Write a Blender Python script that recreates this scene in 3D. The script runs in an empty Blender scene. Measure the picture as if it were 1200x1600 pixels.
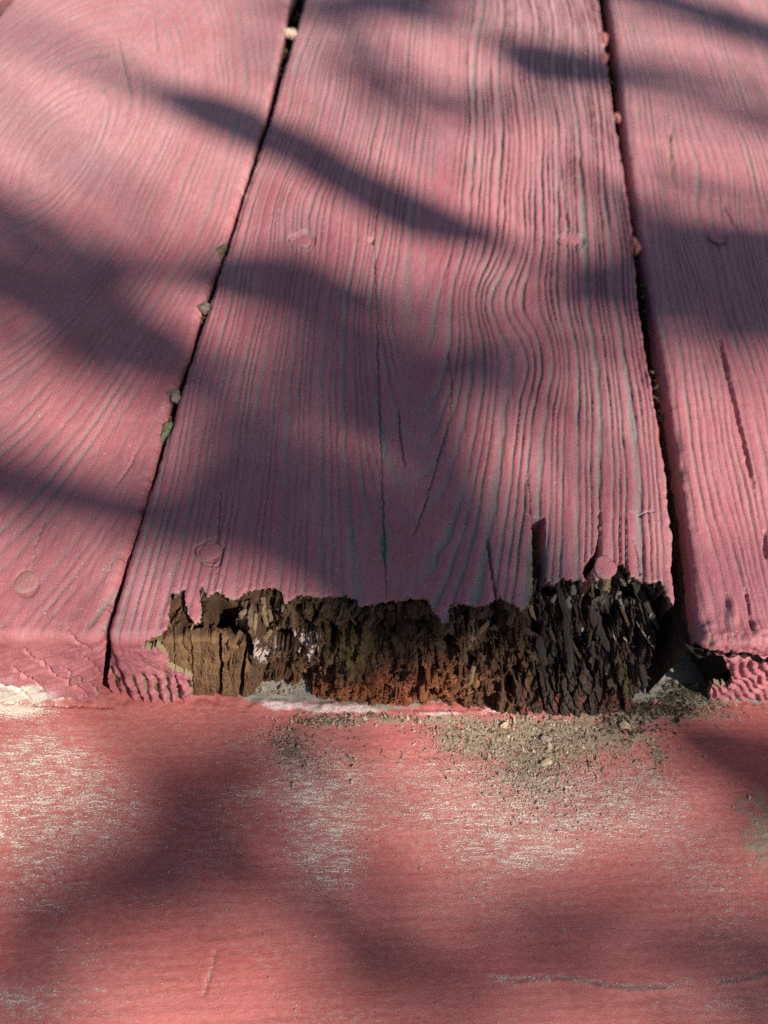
import bpy, math, random
import numpy as np
from mathutils import Matrix, Vector

# ------------------------------------------------------------------ camera
# Geometry is written in millimetres and scaled to metres (MM) when meshes are made.
# World: x across the planks, y along them (away from the camera), z up, plank tops at z = 0.
MM = 0.001
scene = bpy.context.scene
F, CX, CY = 1300.0, 600.0, 800.0          # focal length / centre in photograph pixels

def _ray(p):
    return np.array([p[0] - CX, CY - p[1], F])

def solve_camera(xn=400.0):
    L0, L1, R0, R1 = (172, 1000), (478, 0), (1068, 1000), (933, 0)
    Y = np.cross(np.cross(_ray(L0), _ray(L1)), np.cross(_ray(R0), _ray(R1)))
    Y /= np.linalg.norm(Y)
    if Y[2] < 0: Y = -Y
    u = -(F * Y[2] + (xn - CX) * Y[0]) / Y[1]
    N = np.array([xn - CX, u, F]); N /= np.linalg.norm(N)
    Z = -N
    X = np.cross(Y, Z)
    if X[0] < 0: X = -X
    M = np.stack([_ray(L0), -_ray(R0), Y], 1)
    l1 = np.linalg.solve(M, -140.0 * X)[0]
    return l1 * _ray(L0), X, Y, Z

CO, AX, AY, AZ = solve_camera()

def proj(x, y, z):
    q = [CO[k] + x * AX[k] + y * AY[k] + z * AZ[k] for k in range(3)]
    return CX + F * q[0] / q[2], CY - F * q[1] / q[2]

def unproj(p, z=0.0):
    s = np.linalg.solve(np.stack([_ray(p), -AX, -AY], 1), CO + z * AZ)
    return s[1], s[2]

cam_loc = -np.array([CO @ AX, CO @ AY, CO @ AZ]) * MM
right = Vector((AX[0], AY[0], AZ[0])); up = Vector((AX[1], AY[1], AZ[1])); fwd = Vector((AX[2], AY[2], AZ[2]))
cd = bpy.data.cameras.new('camera')
cam = bpy.data.objects.new('camera', cd)
scene.collection.objects.link(cam)
cam.matrix_world = Matrix(((right.x, up.x, -fwd.x, cam_loc[0]), (right.y, up.y, -fwd.y, cam_loc[1]),
                           (right.z, up.z, -fwd.z, cam_loc[2]), (0, 0, 0, 1)))
cd.sensor_fit = 'AUTO'; cd.sensor_width = 36.0
cd.lens = 36.0 * F / 1600.0
cd.clip_start = 0.01; cd.clip_end = 200.0
cd.dof.use_dof = True
cd.dof.focus_distance = 0.213
cd.dof.aperture_fstop = 12.0
scene.camera = cam

# ------------------------------------------------------------------ light
SUN = np.array([0.54, -0.44, 0.72]); SUN /= np.linalg.norm(SUN)     # direction towards the sun
world = bpy.data.worlds.new('World'); scene.world = world; world.use_nodes = True
wn = world.node_tree.nodes; wl = world.node_tree.links
bg = wn['Background']
sky = wn.new('ShaderNodeTexSky'); sky.sky_type = 'NISHITA'; sky.sun_disc = False
sky.sun_elevation = math.asin(SUN[2]); sky.sun_rotation = math.atan2(SUN[0], SUN[1])
wl.new(sky.outputs[0], bg.inputs[0]); bg.inputs[1].default_value = 0.05
sd = bpy.data.lights.new('sun', 'SUN'); sd.energy = 5.0; sd.angle = math.radians(0.53); sd.color = (1.0, 0.94, 0.86)
so = bpy.data.objects.new('sun', sd); scene.collection.objects.link(so)
so.rotation_euler = Vector(-SUN).to_track_quat('-Z', 'Y').to_euler()
scene.view_settings.view_transform = 'Standard'; scene.view_settings.look = 'None'
scene.view_settings.exposure = 0.70; scene.view_settings.gamma = 1.0
scene.view_settings.use_curve_mapping = False
scene.cycles.use_denoising = False
scene.cycles.max_bounces = 6

# ------------------------------------------------------------------ numeric helpers
rng = np.random.default_rng(7); random.seed(7)

def _h(ix, iy, seed):
    with np.errstate(over='ignore'):
        h = ix.astype(np.int64).astype(np.uint32) * np.uint32(374761393) + iy.astype(np.int64).astype(np.uint32) * np.uint32(668265263) + np.uint32((seed * 2246822519 + 12345) & 0xffffffff)
        h = (h ^ (h >> np.uint32(13))) * np.uint32(1274126177)
        h = (h ^ (h >> np.uint32(16))) * np.uint32(2654435761)
        return h ^ (h >> np.uint32(15))

def hash01(ix, iy=0, seed=0):
    ix = np.floor(np.asarray(ix, float)); iy = np.floor(np.asarray(iy, float)) + np.zeros_like(ix)
    return _h(ix, iy, seed).astype(np.float64) / 4294967295.0

def noise(x, y, seed=0):                      # gradient noise, about -1..1
    x, y = np.broadcast_arrays(np.asarray(x, float), np.asarray(y, float))
    ix = np.floor(x); iy = np.floor(y); fx = x - ix; fy = y - iy
    ux = fx * fx * fx * (fx * (fx * 6 - 15) + 10); uy = fy * fy * fy * (fy * (fy * 6 - 15) + 10)
    def g(dx, dy):
        a = _h(ix + dx, iy + dy, seed).astype(np.float64) * (2 * math.pi / 4294967295.0)
        return np.cos(a) * (fx - dx) + np.sin(a) * (fy - dy)
    a = g(0, 0); b = g(1, 0); c = g(0, 1); d = g(1, 1)
    return 1.5 * ((a + (b - a) * ux) * (1 - uy) + (c + (d - c) * ux) * uy)

def fbm(x, y, seed=0, o=3, lac=2.1, gain=0.5):
    s = 0; a = 1.0
    for k in range(o):
        s = s + a * noise(x, y, seed + 17 * k); x = x * lac; y = y * lac; a *= gain
    return s

def sst(a, b, x):
    t = np.clip((x - a) / (b - a), 0, 1)
    return t * t * (3 - 2 * t)

def blobs(U, V, lst):                          # soft elliptical regions (cu, cv, ru, rv, amount[, angle])
    s = np.zeros_like(U)
    for q in lst:
        cu, cv, ru, rv, am = q[:5]; an = math.radians(q[5]) if len(q) > 5 else 0.0
        du = U - cu; dv = V - cv
        p = du * math.cos(an) + dv * math.sin(an); r = -du * math.sin(an) + dv * math.cos(an)
        s = s + am * np.exp(-((p / ru) ** 2 + (r / rv) ** 2))
    return s

def dist_line(U, V, pts, pad=60):              # distance to a polyline and the fraction along it
    pts = np.asarray(pts, float)
    D = np.full(U.shape, 1e3); T = np.zeros(U.shape)
    m = (U > pts[:, 0].min() - pad) & (U < pts[:, 0].max() + pad) & (V > pts[:, 1].min() - pad) & (V < pts[:, 1].max() + pad)
    if not m.any(): return D, T
    u = U[m]; v = V[m]; d = np.full(u.shape, 1e3); tt = np.zeros(u.shape)
    seg = np.hypot(*(pts[1:] - pts[:-1]).T); cum = np.concatenate([[0], np.cumsum(seg)])
    for k in range(len(pts) - 1):
        a = pts[k]; e = pts[k + 1] - a
        s = np.clip(((u - a[0]) * e[0] + (v - a[1]) * e[1]) / (e @ e), 0, 1)
        dd = np.hypot(u - a[0] - s * e[0], v - a[1] - s * e[1])
        q = dd < d
        d = np.where(q, dd, d); tt = np.where(q, (cum[k] + s * seg[k]) / cum[-1], tt)
    D[m] = d; T[m] = tt
    return D, T

def in_poly(U, V, pts):
    pts = np.asarray(pts, float); ins = np.zeros(U.shape, bool)
    m = (U > pts[:, 0].min()) & (U < pts[:, 0].max()) & (V > pts[:, 1].min()) & (V < pts[:, 1].max())
    u = U[m]; v = V[m]; r = np.zeros(u.shape, bool)
    n = len(pts)
    for k in range(n):
        x1, y1 = pts[k]; x2, y2 = pts[(k + 1) % n]
        if y1 == y2: continue
        c = ((y1 > v) != (y2 > v)) & (u < (x2 - x1) * (v - y1) / (y2 - y1) + x1)
        r ^= c
    ins[m] = r
    return ins

# ------------------------------------------------------------------ mesh helpers
def link(name, me, mat, parent=None):
    o = bpy.data.objects.new(name, me)
    scene.collection.objects.link(o)
    if mat is not None and not me.materials: me.materials.append(mat)
    if parent is not None: o.parent = parent
    return o

def mesh_from(name, co, quads=None, tris=None, smooth=True, attrs=None):
    me = bpy.data.meshes.new(name)
    quads = np.zeros((0, 4), int) if quads is None else np.asarray(quads, int)
    tris = np.zeros((0, 3), int) if tris is None else np.asarray(tris, int)
    co = np.asarray(co, float) * MM
    me.vertices.add(len(co)); me.vertices.foreach_set('co', co.astype(np.float32).ravel())
    nl = quads.size + tris.size
    me.loops.add(nl); me.loops.foreach_set('vertex_index', np.concatenate([quads.ravel(), tris.ravel()]).astype(np.int32))
    me.polygons.add(len(quads) + len(tris))
    st = np.concatenate([np.arange(len(quads)) * 4, quads.size + np.arange(len(tris)) * 3]).astype(np.int32)
    me.polygons.foreach_set('loop_start', st)
    me.polygons.foreach_set('use_smooth', np.full(len(st), smooth))
    for k, v in (attrs or {}).items():
        v = np.asarray(v, np.float32)
        if v.shape[1] == 4:
            a = me.attributes.new(k, 'FLOAT_COLOR', 'POINT'); a.data.foreach_set('color', v.ravel())
        else:
            a = me.attributes.new(k, 'FLOAT_VECTOR', 'POINT'); a.data.foreach_set('vector', v.ravel())
    me.update(calc_edges=True); me.validate()
    return me

def grid_quads(nr, nc, base=0):
    i = np.arange(nr * nc).reshape(nr, nc) + base
    return np.stack([i[:-1, :-1], i[1:, :-1], i[1:, 1:], i[:-1, 1:]], -1)

class Builder:                                # collects grids into one mesh
    def __init__(self): self.co = []; self.q = []; self.t = []; self.at = {}; self.n = 0; self.mi = []
    def add(self, co, quads=None, tris=None, mi=0, **at):
        co = np.asarray(co, float).reshape(-1, 3)
        if quads is not None: self.mi.append(np.full(np.asarray(quads).size // 4, mi))
        if quads is not None: self.q.append(np.asarray(quads).reshape(-1, 4) + self.n)
        if tris is not None: self.t.append(np.asarray(tris).reshape(-1, 3) + self.n)
        self.co.append(co)
        for k, v in at.items(): self.at.setdefault(k, []).append(np.asarray(v, float).reshape(len(co), -1))
        self.n += len(co)
    def mesh(self, name, smooth=True):
        co = np.concatenate(self.co)
        q = np.concatenate(self.q) if self.q else None
        t = np.concatenate(self.t) if self.t else None
        at = {k: np.concatenate(v) for k, v in self.at.items()}
        if q is not None:                       # drop unused vertices
            use = np.zeros(len(co), bool); use[q.ravel()] = True
            if t is not None: use[t.ravel()] = True
            mp = np.cumsum(use) - 1
            co = co[use]; q = mp[q]; t = mp[t] if t is not None else None
            at = {k: v[use] for k, v in at.items()}
        me = mesh_from(name, co, q, t, smooth, at)
        self.idx = np.concatenate(self.mi) if self.mi else None
        if self.idx is not None and self.idx.any() and t is None and len(self.idx) == len(me.polygons): me.polygons.foreach_set('material_index', self.idx.astype(np.int32))
        return me

# ------------------------------------------------------------------ material helpers
class G:
    def __init__(self, name):
        self.m = bpy.data.materials.new(name); self.m.use_nodes = True
        self.nt = self.m.node_tree; self.n = self.nt.nodes; self.l = self.nt.links
        self.b = self.n['Principled BSDF']
    def new(self, t, **kw):
        o = self.n.new(t)
        for k, v in kw.items(): setattr(o, k, v)
        return o
    def put(self, sock, v):
        if isinstance(v, bpy.types.NodeSocket): self.l.new(v, sock)
        else:
            if sock.type == 'RGBA' and not isinstance(v, (int, float)) and len(v) == 3: v = (*v, 1)
            sock.default_value = v
    def math(self, op, a, b=0.0, clamp=False):
        o = self.new('ShaderNodeMath', operation=op, use_clamp=clamp); self.put(o.inputs[0], a); self.put(o.inputs[1], b); return o.outputs[0]
    def mix(self, f, a, b, mode='MIX'):
        o = self.new('ShaderNodeMix', data_type='RGBA', blend_type=mode, clamp_factor=True)
        self.put(o.inputs[0], f); self.put(o.inputs[6], a); self.put(o.inputs[7], b); return o.outputs[2]
    def attr(self, name): return self.new('ShaderNodeAttribute', attribute_name=name)
    def scale(self, v, s):
        o = self.new('ShaderNodeVectorMath', operation='MULTIPLY'); self.put(o.inputs[0], v); o.inputs[1].default_value = s; return o.outputs[0]
    def noise(self, v, s=(1, 1, 1), detail=3.0, rough=0.55, dist=0.0):
        o = self.new('ShaderNodeTexNoise'); self.put(o.inputs['Vector'], self.scale(v, s))
        o.inputs['Scale'].default_value = 1.0; o.inputs['Detail'].default_value = detail
        o.inputs['Roughness'].default_value = rough; o.inputs['Distortion'].default_value = dist
        return o.outputs[0]
    def vor(self, v, s=(1, 1, 1), out=0, feature='F1'):
        o = self.new('ShaderNodeTexVoronoi', feature=feature); self.put(o.inputs['Vector'], self.scale(v, s)); o.inputs['Scale'].default_value = 1.0
        return o.outputs[out]
    def step(self, x, a, b):
        o = self.new('ShaderNodeMapRange', interpolation_type='SMOOTHSTEP'); self.put(o.inputs[0], x)
        self.put(o.inputs[1], a); self.put(o.inputs[2], b); return o.outputs[0]
    def bump(self, h, dist, strength=1.0, prev=None):
        o = self.new('ShaderNodeBump'); o.inputs['Strength'].default_value = strength; o.inputs['Distance'].default_value = dist
        self.put(o.inputs['Height'], h)
        if prev is not None: self.put(o.inputs['Normal'], prev)
        return o.outputs[0]
    def out(self, col, rough=0.6, normal=None, spec=0.5):
        self.put(self.b.inputs['Base Color'], col); self.put(self.b.inputs['Roughness'], rough)
        self.put(self.b.inputs['Specular IOR Level'], spec)
        if normal is not None: self.put(self.b.inputs['Normal'], normal)
        return self.m

def mat_plank_paint(name, ca, cb):
    """Faded red deck paint. attribute m: r = grime lying in the grain, g = bare wood, b = chalky fading and painted sheen, a = algae."""
    g = G(name)
    gc = g.attr('gc').outputs['Vector']; ma = g.attr('m')
    sep = g.new('ShaderNodeSeparateColor'); g.l.new(ma.outputs['Color'], sep.inputs[0])
    grime, bare, fade_sheen, alg = sep.outputs[0], sep.outputs[1], sep.outputs[2], ma.outputs['Alpha']
    n_b = g.noise(gc, (.06, .03, .06), 4)
    n_s = g.noise(gc, (1.3, .10, 1), 4, .6)
    n_f = g.noise(gc, (2.6, 2.0, 2), 4, .7)
    n_m = g.noise(gc, (.7, .35, .7), 5, .65)
    col = g.mix(g.step(n_b, .35, .65), ca, cb)
    col = g.mix(g.math('MULTIPLY', g.step(n_s, .40, .75), .35), col, tuple(.72 * c for c in ca))
    col = g.mix(g.math('MULTIPLY', g.step(n_m, .5, .8), .28), col, (.50, .25, .24))
    n_k = g.noise(gc, (3.6, .09, 3), 4, .7)
    col = g.mix(g.math('MULTIPLY', g.step(n_k, .56, .74), .55), col, (.20, .075, .080))
    n_h = g.noise(gc, (4.2, .13, 2), 4, .65)
    col = g.mix(g.math('MULTIPLY', fade_sheen, g.step(g.math('ADD', g.math('MULTIPLY', n_h, .5), g.math('MULTIPLY', n_s, .5)), .2, .75)), col, (.62, .38, .375))
    col = g.mix(g.step(g.math('ADD', fade_sheen, g.math('MULTIPLY', g.math('SUBTRACT', n_f, .5), .5)), .85, 1.05), col, (.66, .58, .48))
    gf = g.math('MULTIPLY', grime, g.step(g.math('ADD', n_f, g.math('MULTIPLY', n_m, .6)), .50, 1.02))
    gf = g.math('MULTIPLY', gf, 1.7, True)
    gcol = g.mix(n_f, (.115, .10, .088), (.36, .325, .285))
    col = g.mix(gf, col, gcol)
    n_u = g.noise(gc, (6.5, 4.5, 5), 3, .75)
    col = g.mix(g.math('MULTIPLY', g.step(n_u, .50, .72), .55), col, g.mix(.5, col, (.15, .06, .065)))
    col = g.mix(g.math('MULTIPLY', g.math('SUBTRACT', 1.0, g.step(n_u, .28, .45)), .22), col, (.58, .36, .36))
    sp = g.vor(gc, (.75, .6, .75))
    spk = g.math('MULTIPLY', g.math('SUBTRACT', 1.0, g.step(sp, .10, .17)), g.step(n_m, .52, .62))
    col = g.mix(g.math('MULTIPLY', spk, .8), col, (.68, .58, .52))
    dk = g.math('MULTIPLY', g.math('SUBTRACT', 1.0, g.step(g.vor(gc, (.41, .33, .41)), .07, .12)), g.step(n_b, .5, .6))
    col = g.mix(g.math('MULTIPLY', dk, .7), col, (.07, .055, .045))
    wood = g.mix(g.noise(gc, (2.2, .22, 2.2), 5, .7), (.11, .078, .045), (.36, .27, .155))
    col = g.mix(g.step(g.math('ADD', bare, g.math('MULTIPLY', g.math('SUBTRACT', n_f, .5), .7)), .40, .60), col, wood)
    col = g.mix(g.step(g.math('ADD', alg, g.math('MULTIPLY', g.math('SUBTRACT', n_f, .5), .6)), .30, .75), col, (.13, .15, .075))
    n_g = g.noise(gc, (5.0, 3.2, 4), 3, .7)
    h = g.math('ADD', g.math('MULTIPLY', n_f, .8), g.math('ADD', g.math('MULTIPLY', n_s, .6), g.math('MULTIPLY', n_g, .6)))
    h = g.math('ADD', h, g.math('MULTIPLY', spk, .4))
    h = g.math('SUBTRACT', h, g.math('MULTIPLY', n_k, .9))
    nb = g.bump(h, .00030, .85)
    rough = g.math('ADD', .37, g.math('MULTIPLY', n_f, .22))
    return g.out(col, rough, nb, .62)

def mat_border_paint():
    """Red step board. attribute m: r = worn through to pale wood, g = dust and grit, b = bare grey wood, a = flaking pink primer."""
    g = G('worn_red_board_paint')
    gc = g.attr('gc').outputs['Vector']; ma = g.attr('m')
    sep = g.new('ShaderNodeSeparateColor'); g.l.new(ma.outputs['Color'], sep.inputs[0])
    wear, dust, bare, flake = sep.outputs[0], sep.outputs[1], sep.outputs[2], ma.outputs['Alpha']
    n_b = g.noise(gc, (.025, .05, .05), 4)
    n_l = g.noise(gc, (.30, 1.7, 1), 5, .62, .5)          # fibres across the step
    n_f = g.noise(gc, (1.9, 4.2, 2), 3, .7)
    n_m = g.noise(gc, (.5, .9, .7), 4, .65)
    col = g.mix(g.step(n_b, .35, .65), (.365, .078, .068), (.405, .104, .092))
    col = g.mix(g.math('MULTIPLY', g.step(n_m, .42, .8), .40), col, (.47, .17, .145))
    col = g.mix(g.math('MULTIPLY', g.step(n_l, .5, .8), .25), col, (.34, .085, .07))
    # chalky wash round the worn places
    col = g.mix(g.math('MULTIPLY', wear, g.math('MULTIPLY', g.step(n_m, .3, .8), .55)), col, (.58, .36, .32))
    s = g.math('ADD', g.math('MULTIPLY', n_l, .47), g.math('MULTIPLY', n_f, .71))
    thr = g.math('SUBTRACT', .745, g.math('MULTIPLY', wear, .155))
    fl = g.step(s, thr, g.math('ADD', thr, .05))
    col = g.mix(g.math('MULTIPLY', fl, .9), col, g.mix(n_f, (.52, .41, .32), (.82, .72, .61)))
    col = g.mix(g.step(g.math('ADD', flake, g.math('MULTIPLY', g.math('SUBTRACT', n_m, .5), .8)), .35, .6), col, g.mix(g.step(n_f, .4, .6), (.46, .22, .22), (.66, .56, .54)))
    col = g.mix(g.step(g.math('ADD', bare, g.math('MULTIPLY', g.math('SUBTRACT', n_m, .5), .7)), .35, .6), col, g.mix(n_f, (.12, .105, .085), (.34, .30, .25)))
    du = g.math('ADD', dust, g.math('MULTIPLY', g.math('SUBTRACT', n_f, .5), 1.5))
    col = g.mix(g.math('MULTIPLY', g.step(du, .35, .75), .9), col, g.mix(g.noise(gc, (3, 3, 3), 2), (.12, .085, .058), (.36, .28, .19)))
    dk = g.math('MULTIPLY', g.math('SUBTRACT', 1.0, g.step(g.vor(gc, (.16, .2, .2)), .03, .06)), .8)
    col = g.mix(dk, col, (.10, .07, .06))
    h = g.math('ADD', g.math('MULTIPLY', n_l, .9), g.math('ADD', g.math('MULTIPLY', n_f, .5), g.math('MULTIPLY', fl, .9)))
    h = g.math('ADD', h, g.math('MULTIPLY', du, .5))
    nb = g.bump(h, .00025, .75)
    return g.out(col, g.math('ADD', .50, g.math('MULTIPLY', n_f, .2)), nb, .42)

def mat_rot():
    g = G('rotten_wood')
    gc = g.attr('gc').outputs['Vector']; c = g.attr('col').outputs['Color']
    n_s = g.noise(gc, (2.8, .15, .3), 5, .75)
    n_f = g.noise(gc, (2.2, 1.6, 1.6), 4, .7)
    v = g.math('ADD', .42, g.math('ADD', g.math('MULTIPLY', n_s, .75), g.math('MULTIPLY', n_f, .45)))
    vv = g.new('ShaderNodeCombineColor')
    for k in range(3): g.put(vv.inputs[k], v)
    col = g.mix(1.0, c, vv.outputs[0], 'MULTIPLY')
    col = g.mix(g.math('MULTIPLY', g.step(n_f, .62, .75), .35), col, (.24, .17, .10))
    nb = g.bump(g.math('ADD', n_s, g.math('MULTIPLY', n_f, .8)), .0006, .9)
    return g.out(col, .8, nb, .25)

def mat_plain(name, ca, cb, s=(1500, 1500, 1500), rough=.75, bump=.0003, spec=.3):
    g = G(name)
    tc = g.new('ShaderNodeTexCoord').outputs['Object']
    rnd = g.new('ShaderNodeObjectInfo').outputs['Random']
    n = g.noise(tc, s, 4, .65)
    col = g.mix(g.step(n, .35, .65), ca, cb)
    k = g.math('ADD', .75, g.math('MULTIPLY', rnd, .5))
    cc = g.new('ShaderNodeCombineColor')
    for q in range(3): g.put(cc.inputs[q], k)
    col = g.mix(1.0, col, cc.outputs[0], 'MULTIPLY')
    return g.out(col, rough, g.bump(n, bump, .7), spec)

MAT_C = mat_plank_paint('faded_pink_red_plank_paint', (.365, .088, .108), (.415, .128, .146))
MAT_L = mat_plank_paint('faded_salmon_plank_paint', (.385, .098, .108), (.435, .142, .150))
MAT_B = mat_border_paint()
MAT_SIDE = mat_plain('dirt_and_shade_plank_side', (.030, .022, .018), (.075, .048, .038), (120, 300, 900), .9, .0006, .2)  # dirty wood, painted near black for the deep shade inside the gaps
MAT_ROT = mat_rot()

# ------------------------------------------------------------------ layout
SK = 0.135                                     # the front edge runs a little askew to the planks
TH = 38.0
ALPHA = math.atan(SK)
EA = (math.cos(ALPHA), math.sin(ALPHA)); EB = (-math.sin(ALPHA), math.cos(ALPHA))

def edge_fn(pts, z=-1.0):
    w = np.array([unproj(p, z) for p in pts]); w = w[np.argsort(w[:, 1])]
    yy = np.concatenate([[w[0, 1] - 200], w[:, 1], [w[-1, 1] + 400]])
    xx = np.concatenate([[w[0, 0]], w[:, 0], [w[-1, 0]]])
    return lambda y: np.interp(y, yy, xx)

E_LR = edge_fn([(452, 0), (446, 50), (430, 120), (414, 190), (398, 240), (376, 310), (356, 370), (340, 420), (316, 480), (296, 560), (270, 620), (262, 650), (250, 700), (233, 770), (215, 830), (196, 880), (180, 930), (163, 990)])
E_CL = edge_fn([(478, 0), (440, 125), (421, 195), (381, 310), (346, 420), (301, 560), (241, 750), (201, 880), (167, 1000)])
E_CR = edge_fn([(935, 0), (948, 100), (960, 180), (968, 230), (984, 330), (990, 400), (997, 480), (1010, 560), (1025, 640), (1040, 730), (1046, 800), (1053, 850), (1050, 885), (1056, 930), (1062, 1000)])
E_RL = edge_fn([(950, 0), (960, 60), (974, 180), (984, 260), (994, 340), (1003, 400), (1018, 470), (1031, 560), (1045, 640), (1056, 700), (1071, 800), (1080, 880), (1086, 950), (1092, 1000)])

deck = bpy.data.objects.new('wooden_deck', None); scene.collection.objects.link(deck)
deck['label'] = 'weathered red painted plank deck with a rotten plank end above a worn step board'
deck['category'] = 'deck'

RND = 3.2                                       # rounding of the plank ends

def t_rows(far, near_step=.27, far_step=.95, front_step=.33, fine=70.0):
    t = [TH]
    while t[-1] > 0: t.append(t[-1] - front_step)
    while t[-1] > -far:
        d = -t[-1]
        t.append(t[-1] - (near_step + (far_step - near_step) * float(sst(fine, far, d))))
    return np.array(t[::-1])

def path(T):                                    # along the plank: y offset from the front edge, z, and the normal
    a = RND * math.pi / 4
    th = np.clip((T + a) / RND, 0, math.pi / 2)
    y = np.where(T < -a, RND + (-a - T), RND - RND * np.sin(th))
    z = np.where(T > a, -RND - (T - a), -RND + RND * np.cos(th))
    return y, z, -np.sin(th), np.cos(th)

def build_plank(name, xl, xr, us, ts, relief, mat, keep=None, edge_r=2.2, shear=None, lip=1.3):
    U1, T = np.meshgrid(us, ts)
    y0, z0, ny, nz = path(T)
    yw = y0 + 0.0
    L = xl(yw + 0.0); R = xr(yw + SK * 140)
    X = L + (R - L) * U1
    Yb = y0 + SK * X
    if shear is not None: X = X + shear(X, T)
    PU, PV = proj(X, Yb, z0)
    h, at = relief(X, T, PU, PV)
    # rounded, chipped long edges
    dl = (X - L) + .5 * fbm(T / 9, X * 0, 31, 3); dr = (R - X) + .8 * fbm(T / 8, X * 0, 37, 4) - .5 * sst(.3, .5, noise(T / 5, X * 0, 38))
    d = np.clip(np.minimum(dl, dr), 0, edge_r)
    h = h - (edge_r - np.sqrt(np.maximum(edge_r ** 2 - (edge_r - d) ** 2, 0)))
    P = np.stack([X, Yb + ny * h, z0 + nz * h], -1)
    gc = np.stack([X, T, np.zeros_like(X)], -1)
    nr, nc = X.shape
    q = grid_quads(nr, nc)
    b = Builder()
    if keep is not None:
        K = keep(X, T, PU, PV)
        kq = K[:-1, :-1] & K[1:, :-1] & K[1:, 1:] & K[:-1, 1:]
        b.add(P, q[kq], gc=gc, m=at)
        # broken rim: the skin gets thickness where it has come away
        idx = np.arange(nr * nc).reshape(nr, nc)
        N = np.stack([np.zeros_like(X), ny, nz], -1)
        rimpts = P - N * (lip + .5 * noise(X / 1.3, T / 1.3, 77))[..., None] + np.array([0, 1.0, 0]) * .4
        at2 = at.copy(); at2[..., 1] = .9; at2[..., 0] = 0; at2[..., 3] = 0
        es = []
        pad = np.zeros((nr + 1, nc + 1), bool); pad[1:-1, 1:-1] = kq
        cell = lambda r, c: pad[r + 1, c + 1]
        v = pad[1:-1, :-1] != pad[1:-1, 1:]      # vertical borders: shape (nr-1, nc)
        v[:, 0] = False; v[:, -1] = False
        r, c = np.nonzero(v); es.append((idx[r, c], idx[r + 1, c]))
        hz = pad[:-1, 1:-1] != pad[1:, 1:-1]     # horizontal borders: (nr, nc-1)
        hz[0] = False; hz[-1] = False
        r, c = np.nonzero(hz); es.append((idx[r, c], idx[r, c + 1]))
        A = np.concatenate([e[0] for e in es]); B2 = np.concatenate([e[1] for e in es])
        allp = np.concatenate([P.reshape(-1, 3), rimpts.reshape(-1, 3)])
        alla = np.concatenate([at2.reshape(-1, 4)] * 2); allg = np.concatenate([gc.reshape(-1, 3), gc.reshape(-1, 3) + np.array([0, 0, 1.0])])
        n = nr * nc
        b.add(allp, np.stack([A, B2, B2 + n, A + n], -1), gc=allg, m=alla)
    else:
        b.add(P, q, gc=gc, m=at)
    # long sides
    top = T[:, 0] <= RND
    rows = np.nonzero(top)[0][::2]
    for col, sg, Ed in ((0, -1, L), (nc - 1, 1, R)):
        rows = np.nonzero(top)[0][::2]
        if keep is not None: rows = rows[K[rows, col]]
        zz = np.linspace(0, 1, 16) ** 1.35
        e = P[rows, col]
        S = np.repeat(e[:, None, :], 16, 1)
        S[..., 2] = e[:, None, 2] + (-TH - e[:, None, 2]) * zz[None, :]
        S[..., 0] += -sg * (.6 * zz[None, :]) + .35 * noise(S[..., 1] / 14, S[..., 2] / 3, 91 + col) * zz[None, :] ** .3
        ta = T[rows, col][:, None] + 0 * zz[None, :]
        ga = np.stack([S[..., 2] + 300, ta, S[..., 0] * 0 + 5], -1)
        ma = np.zeros(S.shape[:2] + (4,)); ma[..., 0] = .3; ma[..., 1] = .2
        b.add(S, grid_quads(len(rows), 16)[:, :3], gc=ga, m=ma)
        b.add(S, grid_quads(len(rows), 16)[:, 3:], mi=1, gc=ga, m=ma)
    me = b.mesh(name)
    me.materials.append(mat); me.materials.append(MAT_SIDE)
    return link('plank', me, mat, deck), (X, T, PU, PV, P)

def ring_profile(q, sharp=.16):
    """sawtooth relief of weathered softwood: hard ridges that fall slowly and rise abruptly."""
    return np.where(q < 1 - sharp, 1 - sst(.30, 1 - sharp, q), sst(1 - sharp, 1, q))

CRACKS_C = [([(592, 300), (584, 380), (588, 470), (592, 600), (597, 760), (604, 950)], 1.3, .8),
            ([(622, 640), (627, 690), (632, 730)], 1.3, 1.0),
            ([(762, 840), (768, 890), (776, 935)], 2.0, 1.6), ([(938, 800), (936, 830)], 1.6, 1.5),
            ([(345, 770), (340, 840), (336, 860)], 1.0, .7), ([(340, 880), (332, 920)], 1.0, .7),
            ([(985, 800), (1000, 806), (1012, 800), (1022, 799)], 1.2, .9), ([(825, 740), (830, 815)], 1.2, 1.0),
            ([(985, 838), (996, 860), (1000, 905)], 1.0, .8), ([(706, 640), (690, 700), (664, 790), (645, 838)], 1.3, .8),
            ([(700, 545), (706, 610), (704, 650)], 1.2, .7), ([(875, 250), (884, 330), (890, 365)], 2.2, .9)]

ROT_TOP = [(222, 1012), (233, 1000), (250, 994), (262, 984), (266, 950), (268, 926), (280, 930), (287, 922), (289, 945), (294, 962), (304, 974), (313, 972), (316, 952), (311, 925),
           (317, 916), (322, 936), (338, 924), (352, 932), (368, 940), (384, 925), (404, 922), (432, 919), (441, 928), (443, 945), (452, 940), (470, 931), (500, 934), (541, 933), (556, 938), (560, 949),
           (575, 947), (600, 941), (622, 939), (648, 936), (668, 938), (676, 955), (692, 975), (702, 972), (704, 945), (722, 944), (742, 947), (765, 944), (776, 934), (789, 937), (802, 943), (815, 951), (826, 948), (833, 925),
           (840, 908), (858, 908), (866, 915), (880, 904), (893, 907), (906, 905), (918, 912), (936, 906), (962, 898), (968, 880), (978, 886), (984, 902), (996, 903), (1006, 909), (1022, 911), (1034, 908), (1038, 918), (1043, 932), (1054, 946), (1062, 928), (1068, 905)]
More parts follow.
